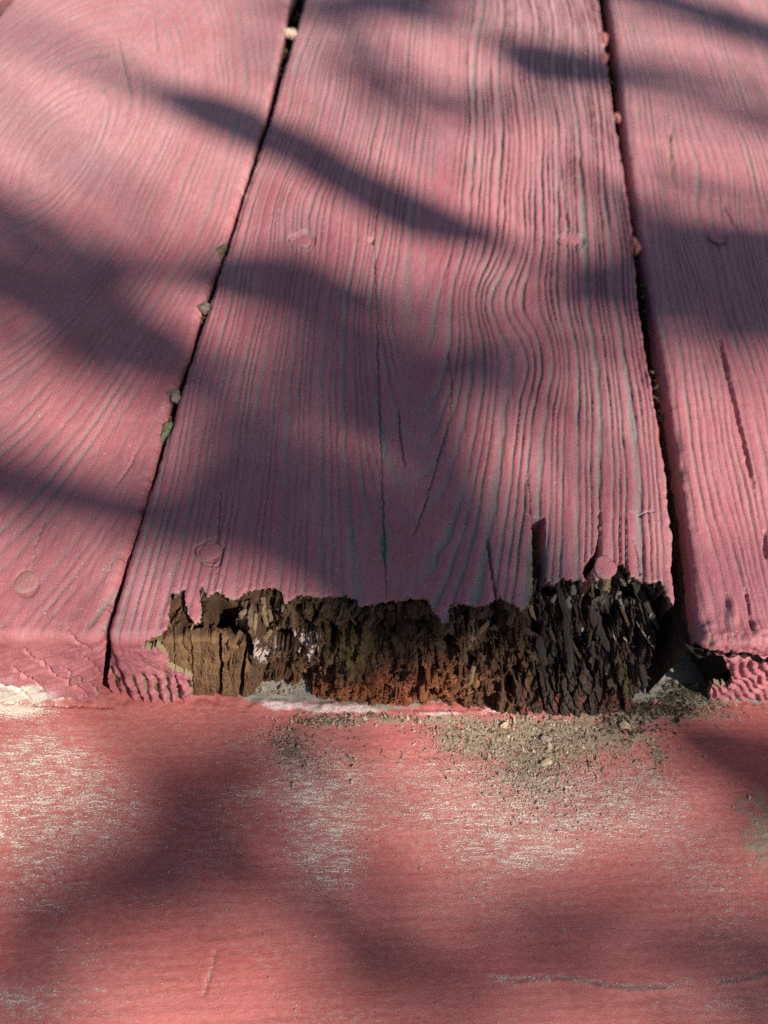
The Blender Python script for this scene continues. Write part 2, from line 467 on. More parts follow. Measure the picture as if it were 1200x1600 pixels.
ROT_POLY = ROT_TOP + [(1120, 905), (1120, 1200), (306, 1200), (306, 1085), (303, 1062), (286, 1052), (270, 1046), (263, 1040), (259, 1022), (246, 1012), (236, 1016)]

def grain_center(X, T, PU, PV):
    Y = -T
    xc = 66 + 3.0 * noise(Y / 90, 0 * Y, 3) + 1.0
    xw = X + 2.0 * noise(X / 60, Y / 70, 5) + .6 * noise(X / 16, Y / 45, 6) + .28 * noise(X / 5, Y / 22, 8)
    xw = xw + 5.5 * np.exp(-(((PU - 770) / 60) ** 2 + ((PV - 470) / 55) ** 2)) - 3.5 * np.exp(-(((PU - 850) / 60) ** 2 + ((PV - 560) / 60) ** 2))
    xw = xw + 3.0 * np.exp(-(((PU - 470) / 60) ** 2 + ((PV - 320) / 60) ** 2))
    d = np.interp(Y, [-40, 0, 25, 60, 110, 160, 260, 400], [27, 26, 23, 17, 10, 7, 5, 6])
    r = np.sqrt((xw - xc) ** 2 + d ** 2)
    side = np.where(xw > xc, 1, -1)
    n = r / np.where(side > 0, 2.4, 2.0)
    n = n + .30 * np.sin(n * 1.7) + .45 * noise(r / 7, Y / 160, 9) + .10 * noise(X / 2.5, Y / 9, 10)
    rid = np.floor(n); fr = n - rid
    q = np.where(side > 0, fr, 1 - fr)
    hh = ring_profile(q)
    rr = hash01(rid, side * 7, 2)
    steep = sst(0, 12, np.abs(xw - xc)) * .85 + .15
    along = np.clip(.75 + .6 * noise(X / 5, Y / 38, 11) + .25 * noise(X / 2.2, Y / 12, 12), .08, 1.6)
    right = sst(60, 90, X)
    amp = (.25 + .42 * right + .30 * rr + .27 * sst(60, 200, Y)) * steep * along
    amp = amp * (1 - .75 * sst(-6, 5, T))
    h = (hh - .6) * amp
    vall = np.clip(1.25 * (1 - hh) - .15, 0, 1) * np.clip(.25 + .5 * along * (rr * .7 + .6) + .25 * right, 0, 1.2) * (.35 + .65 * steep)
    h = h + .5 * noise(X / 40, Y / 60, 13) + .085 * fbm(X / 1.8, Y / 3.5, 14, 3) + .085 * noise(X / .8, Y / 16, 15) + .07 * noise(X / 1.7, Y / 30, 19)
    m = np.zeros(X.shape + (4,))
    patch = np.clip(.85 + .6 * noise(X / 22, Y / 50, 16), .2, 1.4)
    m[..., 0] = np.clip(vall * patch, 0, 1) * (1 - sst(-2, 3, T))
    m[..., 2] = np.clip(.12 + .55 * sst(110, 330, Y) * (.4 + .6 * hh) + .18 * noise(X / 15, Y / 25, 18), 0, 1)  # paler with distance: sheen of the far end painted in with the fading
    m[..., 3] = blobs(PU, PV, [(600, 850, 9, 40, .9), (590, 470, 7, 40, .5), (588, 375, 10, 12, .5), (335, 640, 6, 12, .3)])
    for pts, w, dep in CRACKS_C:
        D, f = dist_line(PU + 2.0 * noise(PU / 9, PV / 9, 21), PV, pts, 40)
        k = (1 - sst(w * .4, w * 1.3, D)) * np.clip(4 * np.minimum(f, 1 - f) + .35, 0, 1)
        h = h - dep * k
        m[..., 0] = np.maximum(m[..., 0], k * .7)
    # the long slot, the split behind the nail and the gaping crescent round it
    wob = 1.6 * noise(PV / 12, 0 * PV, 22)
    s = (1 - sst(8.0, 10.5, np.abs(PU - 843 - wob - (PV - 860) * .02))) * sst(806, 812, PV + 1.5 * noise(PU / 3, PV / 9, 23))
    s = s * (T < 0)
    h = h - 13 * s
    m[..., 1] = np.maximum(m[..., 1], .95 * ((np.abs(PU - 829) < 4.5) & (PV > 850) & (T < 0)) * sst(850, 900, PV))
    m[..., 1] = np.maximum(m[..., 1], s)
    D, f = dist_line(PU, PV, [(938, 828), (936, 850), (934, 868), (921, 884), (918, 894), (928, 912)], 30)
    w = np.interp(f, [0, .25, .45, .7, 1], [.8, 2.6, 5.0, 5.5, 5.0])
    k = 1 - sst(w * .8, w * 1.25, D)
    h = h - 8 * k; m[..., 1] = np.maximum(m[..., 1], k)
    # dents round the nails
    for (cu, cv, ru, rv, dp) in [(328, 863, 21, 19, .9), (473, 376, 20, 14, .7), (893, 378, 20, 12, .9), (580, 377, 5, 5, 1.2)]:
        rr2 = np.sqrt(((PU - cu) / ru) ** 2 + ((PV - cv) / rv) ** 2)
        rr2 = rr2 * (1 + .07 * np.sin(3 * np.arctan2(PV - cv, PU - cu) + cu) + .05 * np.sin(5 * np.arctan2(PV - cv, PU - cu)))
        h = h - dp * (1 - sst(.7, .95, rr2)) - 1.0 * np.exp(-((rr2 - 1.02) / .07) ** 2); m[..., 0] = np.maximum(m[..., 0], .45 * np.exp(-((rr2 - 1.08) / .14) ** 2))
    # skin sags and lifts near the broken lip
    h = h + .7 * fbm(X / 6, Y / 6, 25, 2) * sst(-14, -4, T) * (PU > 250)
    ju = 2.2 * noise(PU / 5, PV / 5, 41); jv = 2.6 * noise(PU / 4.5, PV / 6, 43)
    edge = in_poly(PU + ju + 3 * noise(PU / 7, PV / 7, 45), PV + jv + 4 + 5 * noise(PU / 9, PV / 9, 46), ROT_POLY) & (T < 0)
    m[..., 1] = np.maximum(m[..., 1], edge * np.clip(.42 + .35 * noise(PU / 6, PV / 6, 47), 0, .8)); h = h - edge * .25
    # painted end with corrugations low down at the left
    fz = sst(1, 5, T)
    h = h + fz * (.5 * fbm(X / 5, T / 5, 26, 3))
    rib = np.sin((X + .9 * noise(X / 5, T / 9, 27) + .35 * noise(X / 1.5, T / 2, 29)) * 2 * math.pi / 2.75) * (.8 + .4 * noise(X / 3, T / 5, 30))
    low = sst(18, 23, T + 3 * noise(X / 4, T * 0, 28) - (X > 13) * 3)
    h = h + low * (1.15 * rib - .5)
    m[..., 1] = np.maximum(m[..., 1], low * sst(.0, -.55, rib) * .85)
    return h, m

def keep_center(X, T, PU, PV):
    ju = 2.2 * noise(PU / 5, PV / 5, 41) + 1.2 * noise(PU / 2, PV / 2, 42)
    jv = 2.6 * noise(PU / 4.5, PV / 6, 43) + 1.4 * noise(PU / 1.8, PV / 3, 44)
    k = ~in_poly(PU + ju, PV + jv, ROT_POLY)
    k &= ~((PU > 300) & (T > 0))
    return k

ts_c = t_rows(395)
us_c = np.linspace(0, 1, 520)

def seam_shear(X, T): return -5.0 * sst(0, TH, T) * np.exp(-(X / 26) ** 2)

plank_c, GC = build_plank('rotten_plank', E_CL, E_CR, us_c, ts_c, grain_center, MAT_C, keep_center, shear=seam_shear)
plank_c['label'] = 'middle plank with its end rotted away'

# ---- left plank
def grain_left(X, T, PU, PV):
    Y = -T
    xc, yc = unproj((95, 215))
    xw = X + 2.5 * noise(X / 50, Y / 70, 105) + .8 * noise(X / 14, Y / 40, 106) + .25 * noise(X / 5, Y / 20, 108)
    r = np.sqrt((xw - xc) ** 2 + (.33 * (Y - yc)) ** 2 + 25)
    n = r / 2.7 + .3 * np.sin(r / 2.1) + .5 * noise(r / 8, Y / 150, 109)
    rid = np.floor(n); fr = n - rid
    q = np.where(xw > xc, fr, 1 - fr)
    hh = ring_profile(q, .14)
    rr = hash01(rid, 3, 102)
    along = np.clip(.65 + .65 * noise(X / 6, Y / 34, 111) + .2 * noise(X / 2.2, Y / 12, 112), .05, 1.5)
    amp = (.15 + .27 * rr) * along * sst(2, 10, r) * (1 - .8 * sst(-5, 4, T))
    h = (hh - .6) * amp + .5 * noise(X / 40, Y / 60, 113) + .075 * fbm(X / 1.8, Y / 3.2, 114, 3) + .06 * noise(X / .9, Y / 16, 115)
    m = np.zeros(X.shape + (4,))
    m[..., 0] = np.clip((1.2 * (1 - hh) - .3) * (.2 + .6 * rr) * along * sst(3, 14, r), 0, 1) * (1 - sst(-4, 2, T))
    m[..., 2] = np.clip(.12 + .6 * np.exp(-((PU - 60) / 190) ** 2 - ((PV - 190) / 110) ** 2) + .4 * sst(100, 250, Y) + .15 * noise(X / 15, Y / 25, 118), 0, .74)  # upper-left glare and far sheen painted in as paler colour
    m[..., 3] = blobs(PU, PV, [(213, 385, 9, 7, .35), (258, 678, 6, 16, .9), (448, 45, 5, 20, .5), (343, 395, 5, 10, .6)])
    for pts, w, dep in [([(183, 60), (195, 110), (205, 150)], 2, .8), ([(240, 30), (245, 80)], 1.6, .6), ([(215, 700), (208, 720), (180, 760)], 1.2, .8),
                        ([(46, 893), (55, 850), (75, 800)], 1.3, .5), ([(107, 975), (105, 982), (118, 1002), (140, 1016)], 1.6, 1.0), ([(60, 380), (30, 420)], 1.2, .5)]:
        D, f = dist_line(PU + 1.5 * noise(PU / 9, PV / 9, 121), PV, pts, 40)
        k = (1 - sst(w * .4, w * 1.3, D)) * np.clip(4 * np.minimum(f, 1 - f) + .35, 0, 1)
        h = h - dep * k; m[..., 0] = np.maximum(m[..., 0], k * .6)
    rr2 = np.sqrt(((PU - 41) / 20) ** 2 + ((PV - 911) / 22) ** 2)
    h = h - .6 * (1 - sst(.75, 1.1, rr2))
    m[..., 1] = np.maximum(m[..., 1], .42 * np.exp(-((rr2 - .95) / .4) ** 2))
    # end grain: coarse saw-torn strokes running down to the right, thickly painted
    fz = sst(1.5, 7, T)
    p = X * .55 + T * .83; qd = X * .83 - T * .55
    st = noise(p / 1.7, qd / 14, 130) + .6 * noise(p / .8, qd / 9, 131)
    h = h + fz * (.85 * st + .6 * fbm(X / 9, T / 9, 132, 2)) + .35 * sst(-9, -2, T) * (1 - fz) * noise(X / 4, T / 4, 133)
    m[..., 2] = np.maximum(m[..., 2], fz * 1.15 * sst(24, 34, T + (-X - 22) * .75 + 5 * noise(X / 4, T / 4, 134)) * (X < -12))
    m[..., 1] = np.maximum(m[..., 1], fz * (.5 * sst(.3, .75, st) * sst(12, 22, T) * (X > -22)))
    m[..., 2] = np.maximum(m[..., 2], fz * .25 * sst(.0, .6, st))
    for pts, w, dep in [([(36, 1015), (60, 1035), (95, 1062), (140, 1088)], 1.5, 1.1), ([(10, 1040), (45, 1062), (70, 1080)], 1.2, .9), ([(95, 1040), (130, 1065), (160, 1085)], 1.2, .8), ([(0, 1068), (30, 1078), (45, 1092)], 1.5, 1.2), ([(120, 1020), (150, 1045), (162, 1062)], 1.0, .7)]:
        D, f = dist_line(PU + 2 * noise(PU / 7, PV / 7, 135), PV + 2 * noise(PU / 6, PV / 6, 136), pts, 30)
        k = (1 - sst(w * .4, w * 1.4, D)) * np.clip(4 * np.minimum(f, 1 - f) + .3, 0, 1); h = h - dep * k; m[..., 1] = np.maximum(m[..., 1], .55 * k)
    return h, m

XLL = -128.0
def xl_left(y): return np.interp(y, [-50, 150, 280, 500], [-132, -125, -119, -111])
us_l = np.concatenate([np.linspace(0, .25, 45)[:-1], np.linspace(.25, 1, 225)])
plank_l, GL = build_plank('left_plank', xl_left, lambda y: E_LR(y - SK * 140 + 0), us_l, t_rows(380, .33, 1.0, .35, 60), grain_left, MAT_L,
                          shear=lambda X, T: -5.0 * sst(0, TH, T) * np.exp(-(X / 26) ** 2), edge_r=2.6)
plank_l['label'] = 'salmon red plank left of the rotten plank'

# ---- right plank
def grain_right(X, T, PU, PV):
    Y = -T
    xw = X + 2.2 * noise(X / 60, Y / 60, 205) + .9 * noise(X / 12, Y / 35, 206) + .3 * noise(X / 5, Y / 20, 207)
    xw = xw - 5 * np.exp(-(((PU - 1150) / 60) ** 2 + ((PV - 250) / 60) ** 2)) + 3 * np.exp(-(((PU - 1090) / 40) ** 2 + ((PV - 330) / 60) ** 2))
    n = xw / 2.35 + .5 * np.sin(xw / 3.7) + .4 * noise(xw / 6, Y / 120, 209) + .1 * noise(X / 2.2, Y / 9, 210)
    rid = np.floor(n); q = n - rid
    hh = ring_profile(q, .2)
    rr = hash01(rid, 5, 202)
    along = np.clip(.75 + .6 * noise(X / 5, Y / 34, 211) + .3 * noise(X / 2.2, Y / 10, 212), .08, 1.6)
    near = 1 - sst(40, 130, Y)
    amp = (.24 + .36 * rr + .05 * near) * along * (1 - .6 * sst(-5, 4, T))
    h = (hh - .6) * amp + .5 * noise(X / 40, Y / 60, 213) + .10 * fbm(X / 1.8, Y / 3.5, 214, 3) + .09 * noise(X / .85, Y / 14, 215)
    m = np.zeros(X.shape + (4,))
    m[..., 0] = np.clip((1.25 * (1 - hh) - .2) * (.35 + .6 * rr) * along, 0, 1) * (1 - sst(-4, 2, T)) * (1 - .55 * near)
    m[..., 2] = np.clip(.15 + .5 * sst(110, 330, Y) * (.4 + .6 * hh), 0, 1)  # far end paled to put its sheen into the colour
    m[..., 3] = blobs(PU, PV, [(1090, 345, 14, 8, .6), (1050, 220, 8, 60, .35)])
    for pts, w, dep in [([(1125, 530), (1140, 600), (1162, 690), (1178, 760)], 3.0, 1.6), ([(1050, 195), (1046, 240), (1054, 290)], 2.2, .8), ([(1165, 920), (1172, 965), (1176, 985)], 2.0, 1.3), ([(1196, 830), (1197, 870)], 3, 1.5), ([(1130, 320), (1150, 360)], 2, .8)]:
        D, f = dist_line(PU + 1.8 * noise(PU / 9, PV / 9, 221), PV, pts, 40)
        k = (1 - sst(w * .4, w * 1.3, D)) * np.clip(4 * np.minimum(f, 1 - f) + .35, 0, 1)
        h = h - dep * k; m[..., 1] = np.maximum(m[..., 1], k * .55)
    # lumps of thick paint near the end, a chip out of the long edge
    for (cu, cv, ru, rv, am) in [(1142, 962, 9, 24, 1.7), (1150, 1000, 40, 16, 1.0), (1162, 1003, 8, 8, .9), (1108, 990, 14, 16, .8), (1183, 985, 12, 14, .8)]:
        h = h + am * np.exp(-(((PU - cu) / ru) ** 2 + ((PV - cv) / rv) ** 2) ** 1.5)
    k = np.exp(-(((PU - 1063) / 7) ** 2 + ((PV - 735) / 9) ** 2)); h = h - 1.6 * k; m[..., 1] = np.maximum(m[..., 1], k)
    rr2 = np.sqrt(((PU - 1120) / 18) ** 2 + ((PV - 374) / 12) ** 2); h = h - .8 * (1 - sst(.7, 1.1, rr2))
    # ribbed end, ribs leaning
    fz = sst(3, 8, T)
    rib = np.sin((X - .85 * T + 2.6 * noise(X / 7, T / 14, 230) + .35 * noise(X / 2, T / 3, 234)) * 2 * math.pi / 2.8) * (.65 + .5 * noise(X / 5, T / 9, 235))
    h = h + fz * (.55 * rib + .35 * noise(X / 1.4, T / 5, 236) - .9 + .5 * fbm(X / 7, T / 7, 231, 2))
    h = h + .5 * sst(-12, -2, T) * (1 - fz) * fbm(X / 5, T / 5, 232, 2)
    ch = sst(-9, -1, T) * (1 - sst(5, 9, T))
    chip = sst(.25, .5, fbm(X / 4, T / 3, 237, 3)) * ch * sst(175, 140, X)
    h = h + .45 * ch * fbm(X / 2.5, T / 2.5, 238, 3) - .8 * chip; m[..., 1] = np.maximum(m[..., 1], .75 * chip)
    # tear under the thick lip
    tr = np.exp(-((T - 7.5 - 1.6 * noise(X / 7, 0 * X, 233)) / 1.1) ** 2) * sst(146, 156, X)
    h = h - 2.2 * tr; m[..., 1] = np.maximum(m[..., 1], tr * .8)
    return h, m

RHOLE = [(1088, 1004), (1100, 1000), (1108, 1012), (1118, 1024), (1128, 1034), (1134, 1040), (1138, 1052), (1142, 1062), (1146, 1072), (1136, 1078), (1116, 1074), (1108, 1084), (1106, 1114), (980, 1125), (980, 1004)]
def keep_right(X, T, PU, PV):
    j = 2.0 * noise(PU / 6, PV / 6, 241) + noise(PU / 2.5, PV / 2.5, 242)
    return ~(in_poly(PU + j, PV + j, RHOLE) & (T > 1.5))

us_r = np.concatenate([np.linspace(0, .52, 235)[:-1], np.linspace(.52, 1, 45)])
plank_r, GR = build_plank('right_plank', lambda y: E_RL(y + SK * 145), lambda y: 286 + 0 * y, us_r, t_rows(430, .33, 1.0, .35, 60), grain_right, MAT_C, keep_right, edge_r=2.8)
plank_r['label'] = 'ridged red plank right of the rotten plank'

# ---- the next plank on the far left, only its corner is in view
def grain_plain(X, T, PU, PV):
    Y = -T
    n = (X + noise(X / 20, Y / 60, 301)) / 3; hh = ring_profile(n - np.floor(n))
    m = np.zeros(X.shape + (4,)); m[..., 0] = .6 * (1 - hh); m[..., 2] = .2
    return .3 * hh, m
plank_f, _ = build_plank('far_plank', lambda y: -272 + 0 * y, lambda y: xl_left(y) - 5, np.linspace(0, 1, 120), t_rows(380, 1.2, 2.0, 1.5, 60), grain_plain, MAT_L)

# ------------------------------------------------------------------ step board in front
ZB = -TH - .35
def build_border():
    a = np.concatenate([np.linspace(-420, -70, 60)[:-1], np.linspace(-70, 240, 560)[:-1], np.linspace(240, 520, 50)])
    bb = np.concatenate([np.linspace(-126, -84, 40)[:-1], np.linspace(-84, 16, 250)])
    A, B2 = np.meshgrid(a, bb)
    X = A * EA[0] + B2 * EB[0]; Y = A * EA[1] + B2 * EB[1]
    PU, PV = proj(X, Y, ZB)
    h = .10 * noise(A / 30, B2 / 1.6, 401) + .07 * noise(A / 12, B2 / .8, 402) + .25 * noise(A / 60, B2 / 30, 403) + .03 * fbm(A / 2, B2 / 1.5, 404, 2)
    m = np.zeros(X.shape + (4,))
    wear = blobs(PU, PV, [(60, 1190, 110, 60, .75), (70, 1300, 130, 60, .65), (190, 1270, 110, 50, .25), (60, 1400, 90, 50, .4), (40, 1570, 110, 40, .55), (130, 1500, 60, 30, .2),
                          (500, 1220, 70, 50, .75), (510, 1330, 55, 70, .70), (420, 1240, 110, 14, .45), (400, 1165, 110, 30, .35), (330, 1310, 50, 60, .35), (240, 1400, 60, 30, .3),
                          (850, 1260, 150, 60, .85), (780, 1330, 120, 50, .55), (840, 1320, 60, 40, .5), (60, 1250, 130, 90, .35), (490, 1270, 90, 110, .35), (850, 1230, 170, 70, .3), (1020, 1240, 60, 60, .4), (1060, 1330, 70, 60, .35), (1130, 1400, 70, 60, .4),
                          (750, 1420, 120, 30, .3), (560, 1590, 120, 20, .3), (1150, 1570, 120, 30, .35), (650, 1250, 80, 60, .3), (700, 1185, 60, 40, .3), (1150, 1480, 60, 40, .2)])
    wear = np.clip(wear, 0, .72) * np.clip(1 + .3 * noise(A / 9, B2 / 3.5, 405) + .3 * noise(A / 4, B2 / .9, 416), .0, 1.3) + .25 + .12 * noise(A / 20, B2 / 8, 406)
    wear = wear + blobs(PU, PV, [(20, 1108, 60, 14, 1.5)])
    m[..., 0] = np.clip(wear, 0, 1.6)
    dust = blobs(PU, PV, [(790, 1145, 110, 22, .75), (860, 1165, 110, 35, .75), (830, 1210, 60, 40, .55), (720, 1165, 60, 30, .5), (960, 1150, 80, 25, .55), (450, 1160, 28, 24, .75), (440, 1195, 60, 20, .25),
                          (1195, 1310, 45, 75, .8), (1160, 1250, 40, 30, .3), (1030, 1185, 14, 26, .5), (1000, 1120, 120, 14, .8), (1120, 1118, 80, 10, .3), (510, 1128, 40, 10, .7), (640, 1125, 100, 9, .7), (330, 1150, 30, 14, .25)])
    dust = dust * np.clip(.8 + .6 * fbm(A / 4, B2 / 3, 417, 3), 0, 1.2) * 1.15
    m[..., 1] = np.clip(dust, 0, 1)
    yf = SK * X
    inside = Y - yf                                          # distance behind the line of the plank ends
    bare = sst(-1.0, 2.0, inside + 1.4 * noise(A / 4, B2 / 4, 407)) * sst(24, 34, X) + blobs(PU, PV, [(470, 1075, 70, 18, .9), (600, 1105, 60, 10, .6)])
    m[..., 2] = np.clip(bare, 0, 1)
    flake = blobs(PU, PV, [(440, 1100, 32, 11, 1.1), (560, 1106, 48, 9, 1.0), (500, 1108, 25, 8, .8), (690, 1116, 60, 6, .6), (780, 1108, 30, 8, .7)])
    m[..., 3] = np.clip(flake, 0, 1)
    h = h + 1.1 * np.clip(flake, 0, 1) * (.7 + .5 * fbm(A / 2.5, B2 / 2, 408, 2)) + .25 * np.clip(dust, 0, 1) * (1 + fbm(A / 1.2, B2 / 1.2, 409, 2)) + .5 * sst(-3, 0, inside) * fbm(A / 3, B2 / 3, 410, 2) * (1 - sst(0, 3, inside))
    # lifted, split paint near the outer edge and a few nicks
    for pts, w, dep in [([(765, 1527), (800, 1532), (860, 1528), (905, 1529), (945, 1540), (985, 1543), (1045, 1541), (1080, 1535)], 5, .55), ([(1120, 1532), (1160, 1530), (1185, 1524), (1200, 1518), (1240, 1515)], 5, .5), ([(0, 1552), (60, 1549), (165, 1546)], 3, .3)]:
        D, f = dist_line(PU, PV + 3 * noise(PU / 14, PV / 30, 411), pts, 60)
        sgn = PV - np.interp(PU, [p[0] for p in pts], [p[1] for p in pts])
        k = (1 - sst(0, w, D)) * np.clip(6 * np.minimum(f, 1 - f) + .2, 0, 1)
        h = h - dep * .2 * k + dep * 1.0 * np.exp(-((sgn - w) / (w * .9)) ** 2) * (D < 4 * w) * np.clip(6 * np.minimum(f, 1 - f), 0, 1)
        m[..., 2] = np.maximum(m[..., 2], k * .5); m[..., 0] = np.maximum(m[..., 0], .85 * (1 - sst(w * .5, w * 2.4, D)))
    D, f = dist_line(PU, PV, [(335, 1487), (330, 1510), (322, 1540), (317, 1556)], 30)
    k = 1 - sst(1, 4.2, D); h = h - .4 * k; m[..., 0] = np.maximum(m[..., 0], .95 * k)
    D, f = dist_line(PU, PV + 2 * noise(PU / 6, 0 * PV, 412), [(0, 1098), (75, 1102), (175, 1105)], 30)
    h = h - .8 * (1 - sst(.8, 2.2, D)) * (PU < 180)
    h = np.where(inside > 3, np.minimum(h, .15), h)
    be = B2 + 126
    r = 4.0; d = np.clip(be, 0, r); h = h - (r - np.sqrt(np.maximum(r * r - (r - d) ** 2, 0)))
    P = np.stack([X, Y, ZB + h], -1); gc = np.stack([A, B2, 0 * A], -1)
    b = Builder(); nr, nc = X.shape
    b.add(P, grid_quads(nr, nc)[..., ::-1], gc=gc, m=m)
    z = np.linspace(0, 1, 10)
    for row in (0, nr - 1):
        e = P[row]; S = np.repeat(e[:, None, :], 10, 1); S[..., 2] = e[:, None, 2] + (ZB - TH - e[:, None, 2]) * z
        mm = np.zeros(S.shape[:2] + (4,)); mm[..., 0] = .3
        b.add(S, grid_quads(nc, 10), gc=np.stack([a[:, None] + 0 * z, S[..., 2], 0 * S[..., 0]], -1), m=mm)
    o = link('step_board', b.mesh('step_board'), MAT_B, deck)
    o['label'] = 'worn red board lying across the plank ends'
build_border()

# ------------------------------------------------------------------ rotten core of the middle plank
top_w = np.array([unproj(p, 0) for p in ROT_TOP if not (285 < p[0] < 318)])
o_ = np.argsort(top_w[:, 0]); top_w = top_w[o_]
BOT = [(180, 1100), (245, 1091), (330, 1093), (385, 1082), (410, 1062), (440, 1056), (470, 1066), (490, 1082), (530, 1096), (600, 1097), (700, 1098), (760, 1106), (800, 1116), (850, 1118), (930, 1118), (990, 1108), (1030, 1088), (1055, 1080), (1080, 1078)]
bot_w = np.array([unproj(p, -38) for p in BOT])

def lerp(a, b, t): return a + (b - a) * t

def mixc(c, k, d):
    k = np.clip(k, 0, 1)[..., None]
    return c * (1 - k) + np.array(d) * k

def rot_colour(U, V, X, S):
    """colour of the decayed wood itself, by place and by fibre bundle"""
    wu = U + 10 * noise(U / 30, V / 30, 501); wv = V + 8 * noise(U / 25, V / 25, 502)
    c = np.zeros(U.shape + (3,)) + np.array([.074, .044, .026])
    fib = hash01((X + .5 * noise(X / 3, S / 6, 503)) / 1.9, S / 11 + 7 * hash01(X / 1.9, 0, 504), 505)
    c = c * (.55 + .95 * fib)[..., None]
    c = mixc(c, .75 * sst(.35, .7, noise(X / 7, S / 9, 506) + .4), [.110, .068, .036])
    c = mixc(c, .9 * sst(815, 850, wu) * sst(1040, 1000, wu), [.040, .032, .027])
    c = mixc(c, .6 * sst(815, 850, wu) * sst(1040, 1000, wu) * (fib > .62), [.080, .060, .044])
    c = mixc(c, sst(400, 380, wu) * sst(985, 1000, wv), [.205, .135, .068])
    c = mixc(c, sst(400, 380, wu) * sst(.1, .6, noise(X / 2.2, S / 16, 507)) * .8, [.115, .072, .036])
    c = mixc(c, .85 * blobs(wu, wv, [(600, 1075, 110, 26, 1.2), (680, 1065, 60, 30, .6), (520, 1075, 40, 20, .5)]), [.250, .098, .045])
    c = mixc(c, .55 * blobs(wu, wv, [(560, 1010, 40, 26, 1), (880, 1010, 26, 20, .0), (1000, 1062, 26, 22, 1.2), (470, 945, 40, 12, .7), (540, 1000, 30, 25, .8)]), [.115, .105, .035])
    wh = blobs(wu, wv, [(412, 1018, 14, 18, 1.1), (430, 965, 10, 8, .5), (462, 990, 30, 6, 1.0, 20), (482, 1003, 14, 14, .7), (495, 990, 9, 5, .6)])
    c = mixc(c, sst(.55, .8, wh + .75 * noise(X / .7, S / .7, 508)), [.58, .56, .54])
    c = mixc(c, .8 * blobs(wu, wv, [(716, 960, 12, 16, 1.3)]), [.23, .26, .22])
    c = mixc(c, .8 * blobs(wu, wv, [(740, 985, 6, 24, .9, 20), (385, 965, 8, 20, .8)]), [.36, .30, .22])
    c = mixc(c, .8 * blobs(wu, wv, [(880, 1098, 60, 9, 1.0), (960, 1095, 40, 8, .9), (820, 1108, 20, 8, .7)]) * (fib > .5), [.16, .045, .040])
    c = mixc(c, .75 * (wv < 945) * (wv > 880) * sst(840, 880, U) * sst(.0, .35, noise(X / 1.5, S / 1.5, 509) + .1), [.21, .19, .16])
    return c * np.array([.86, .72, .66])

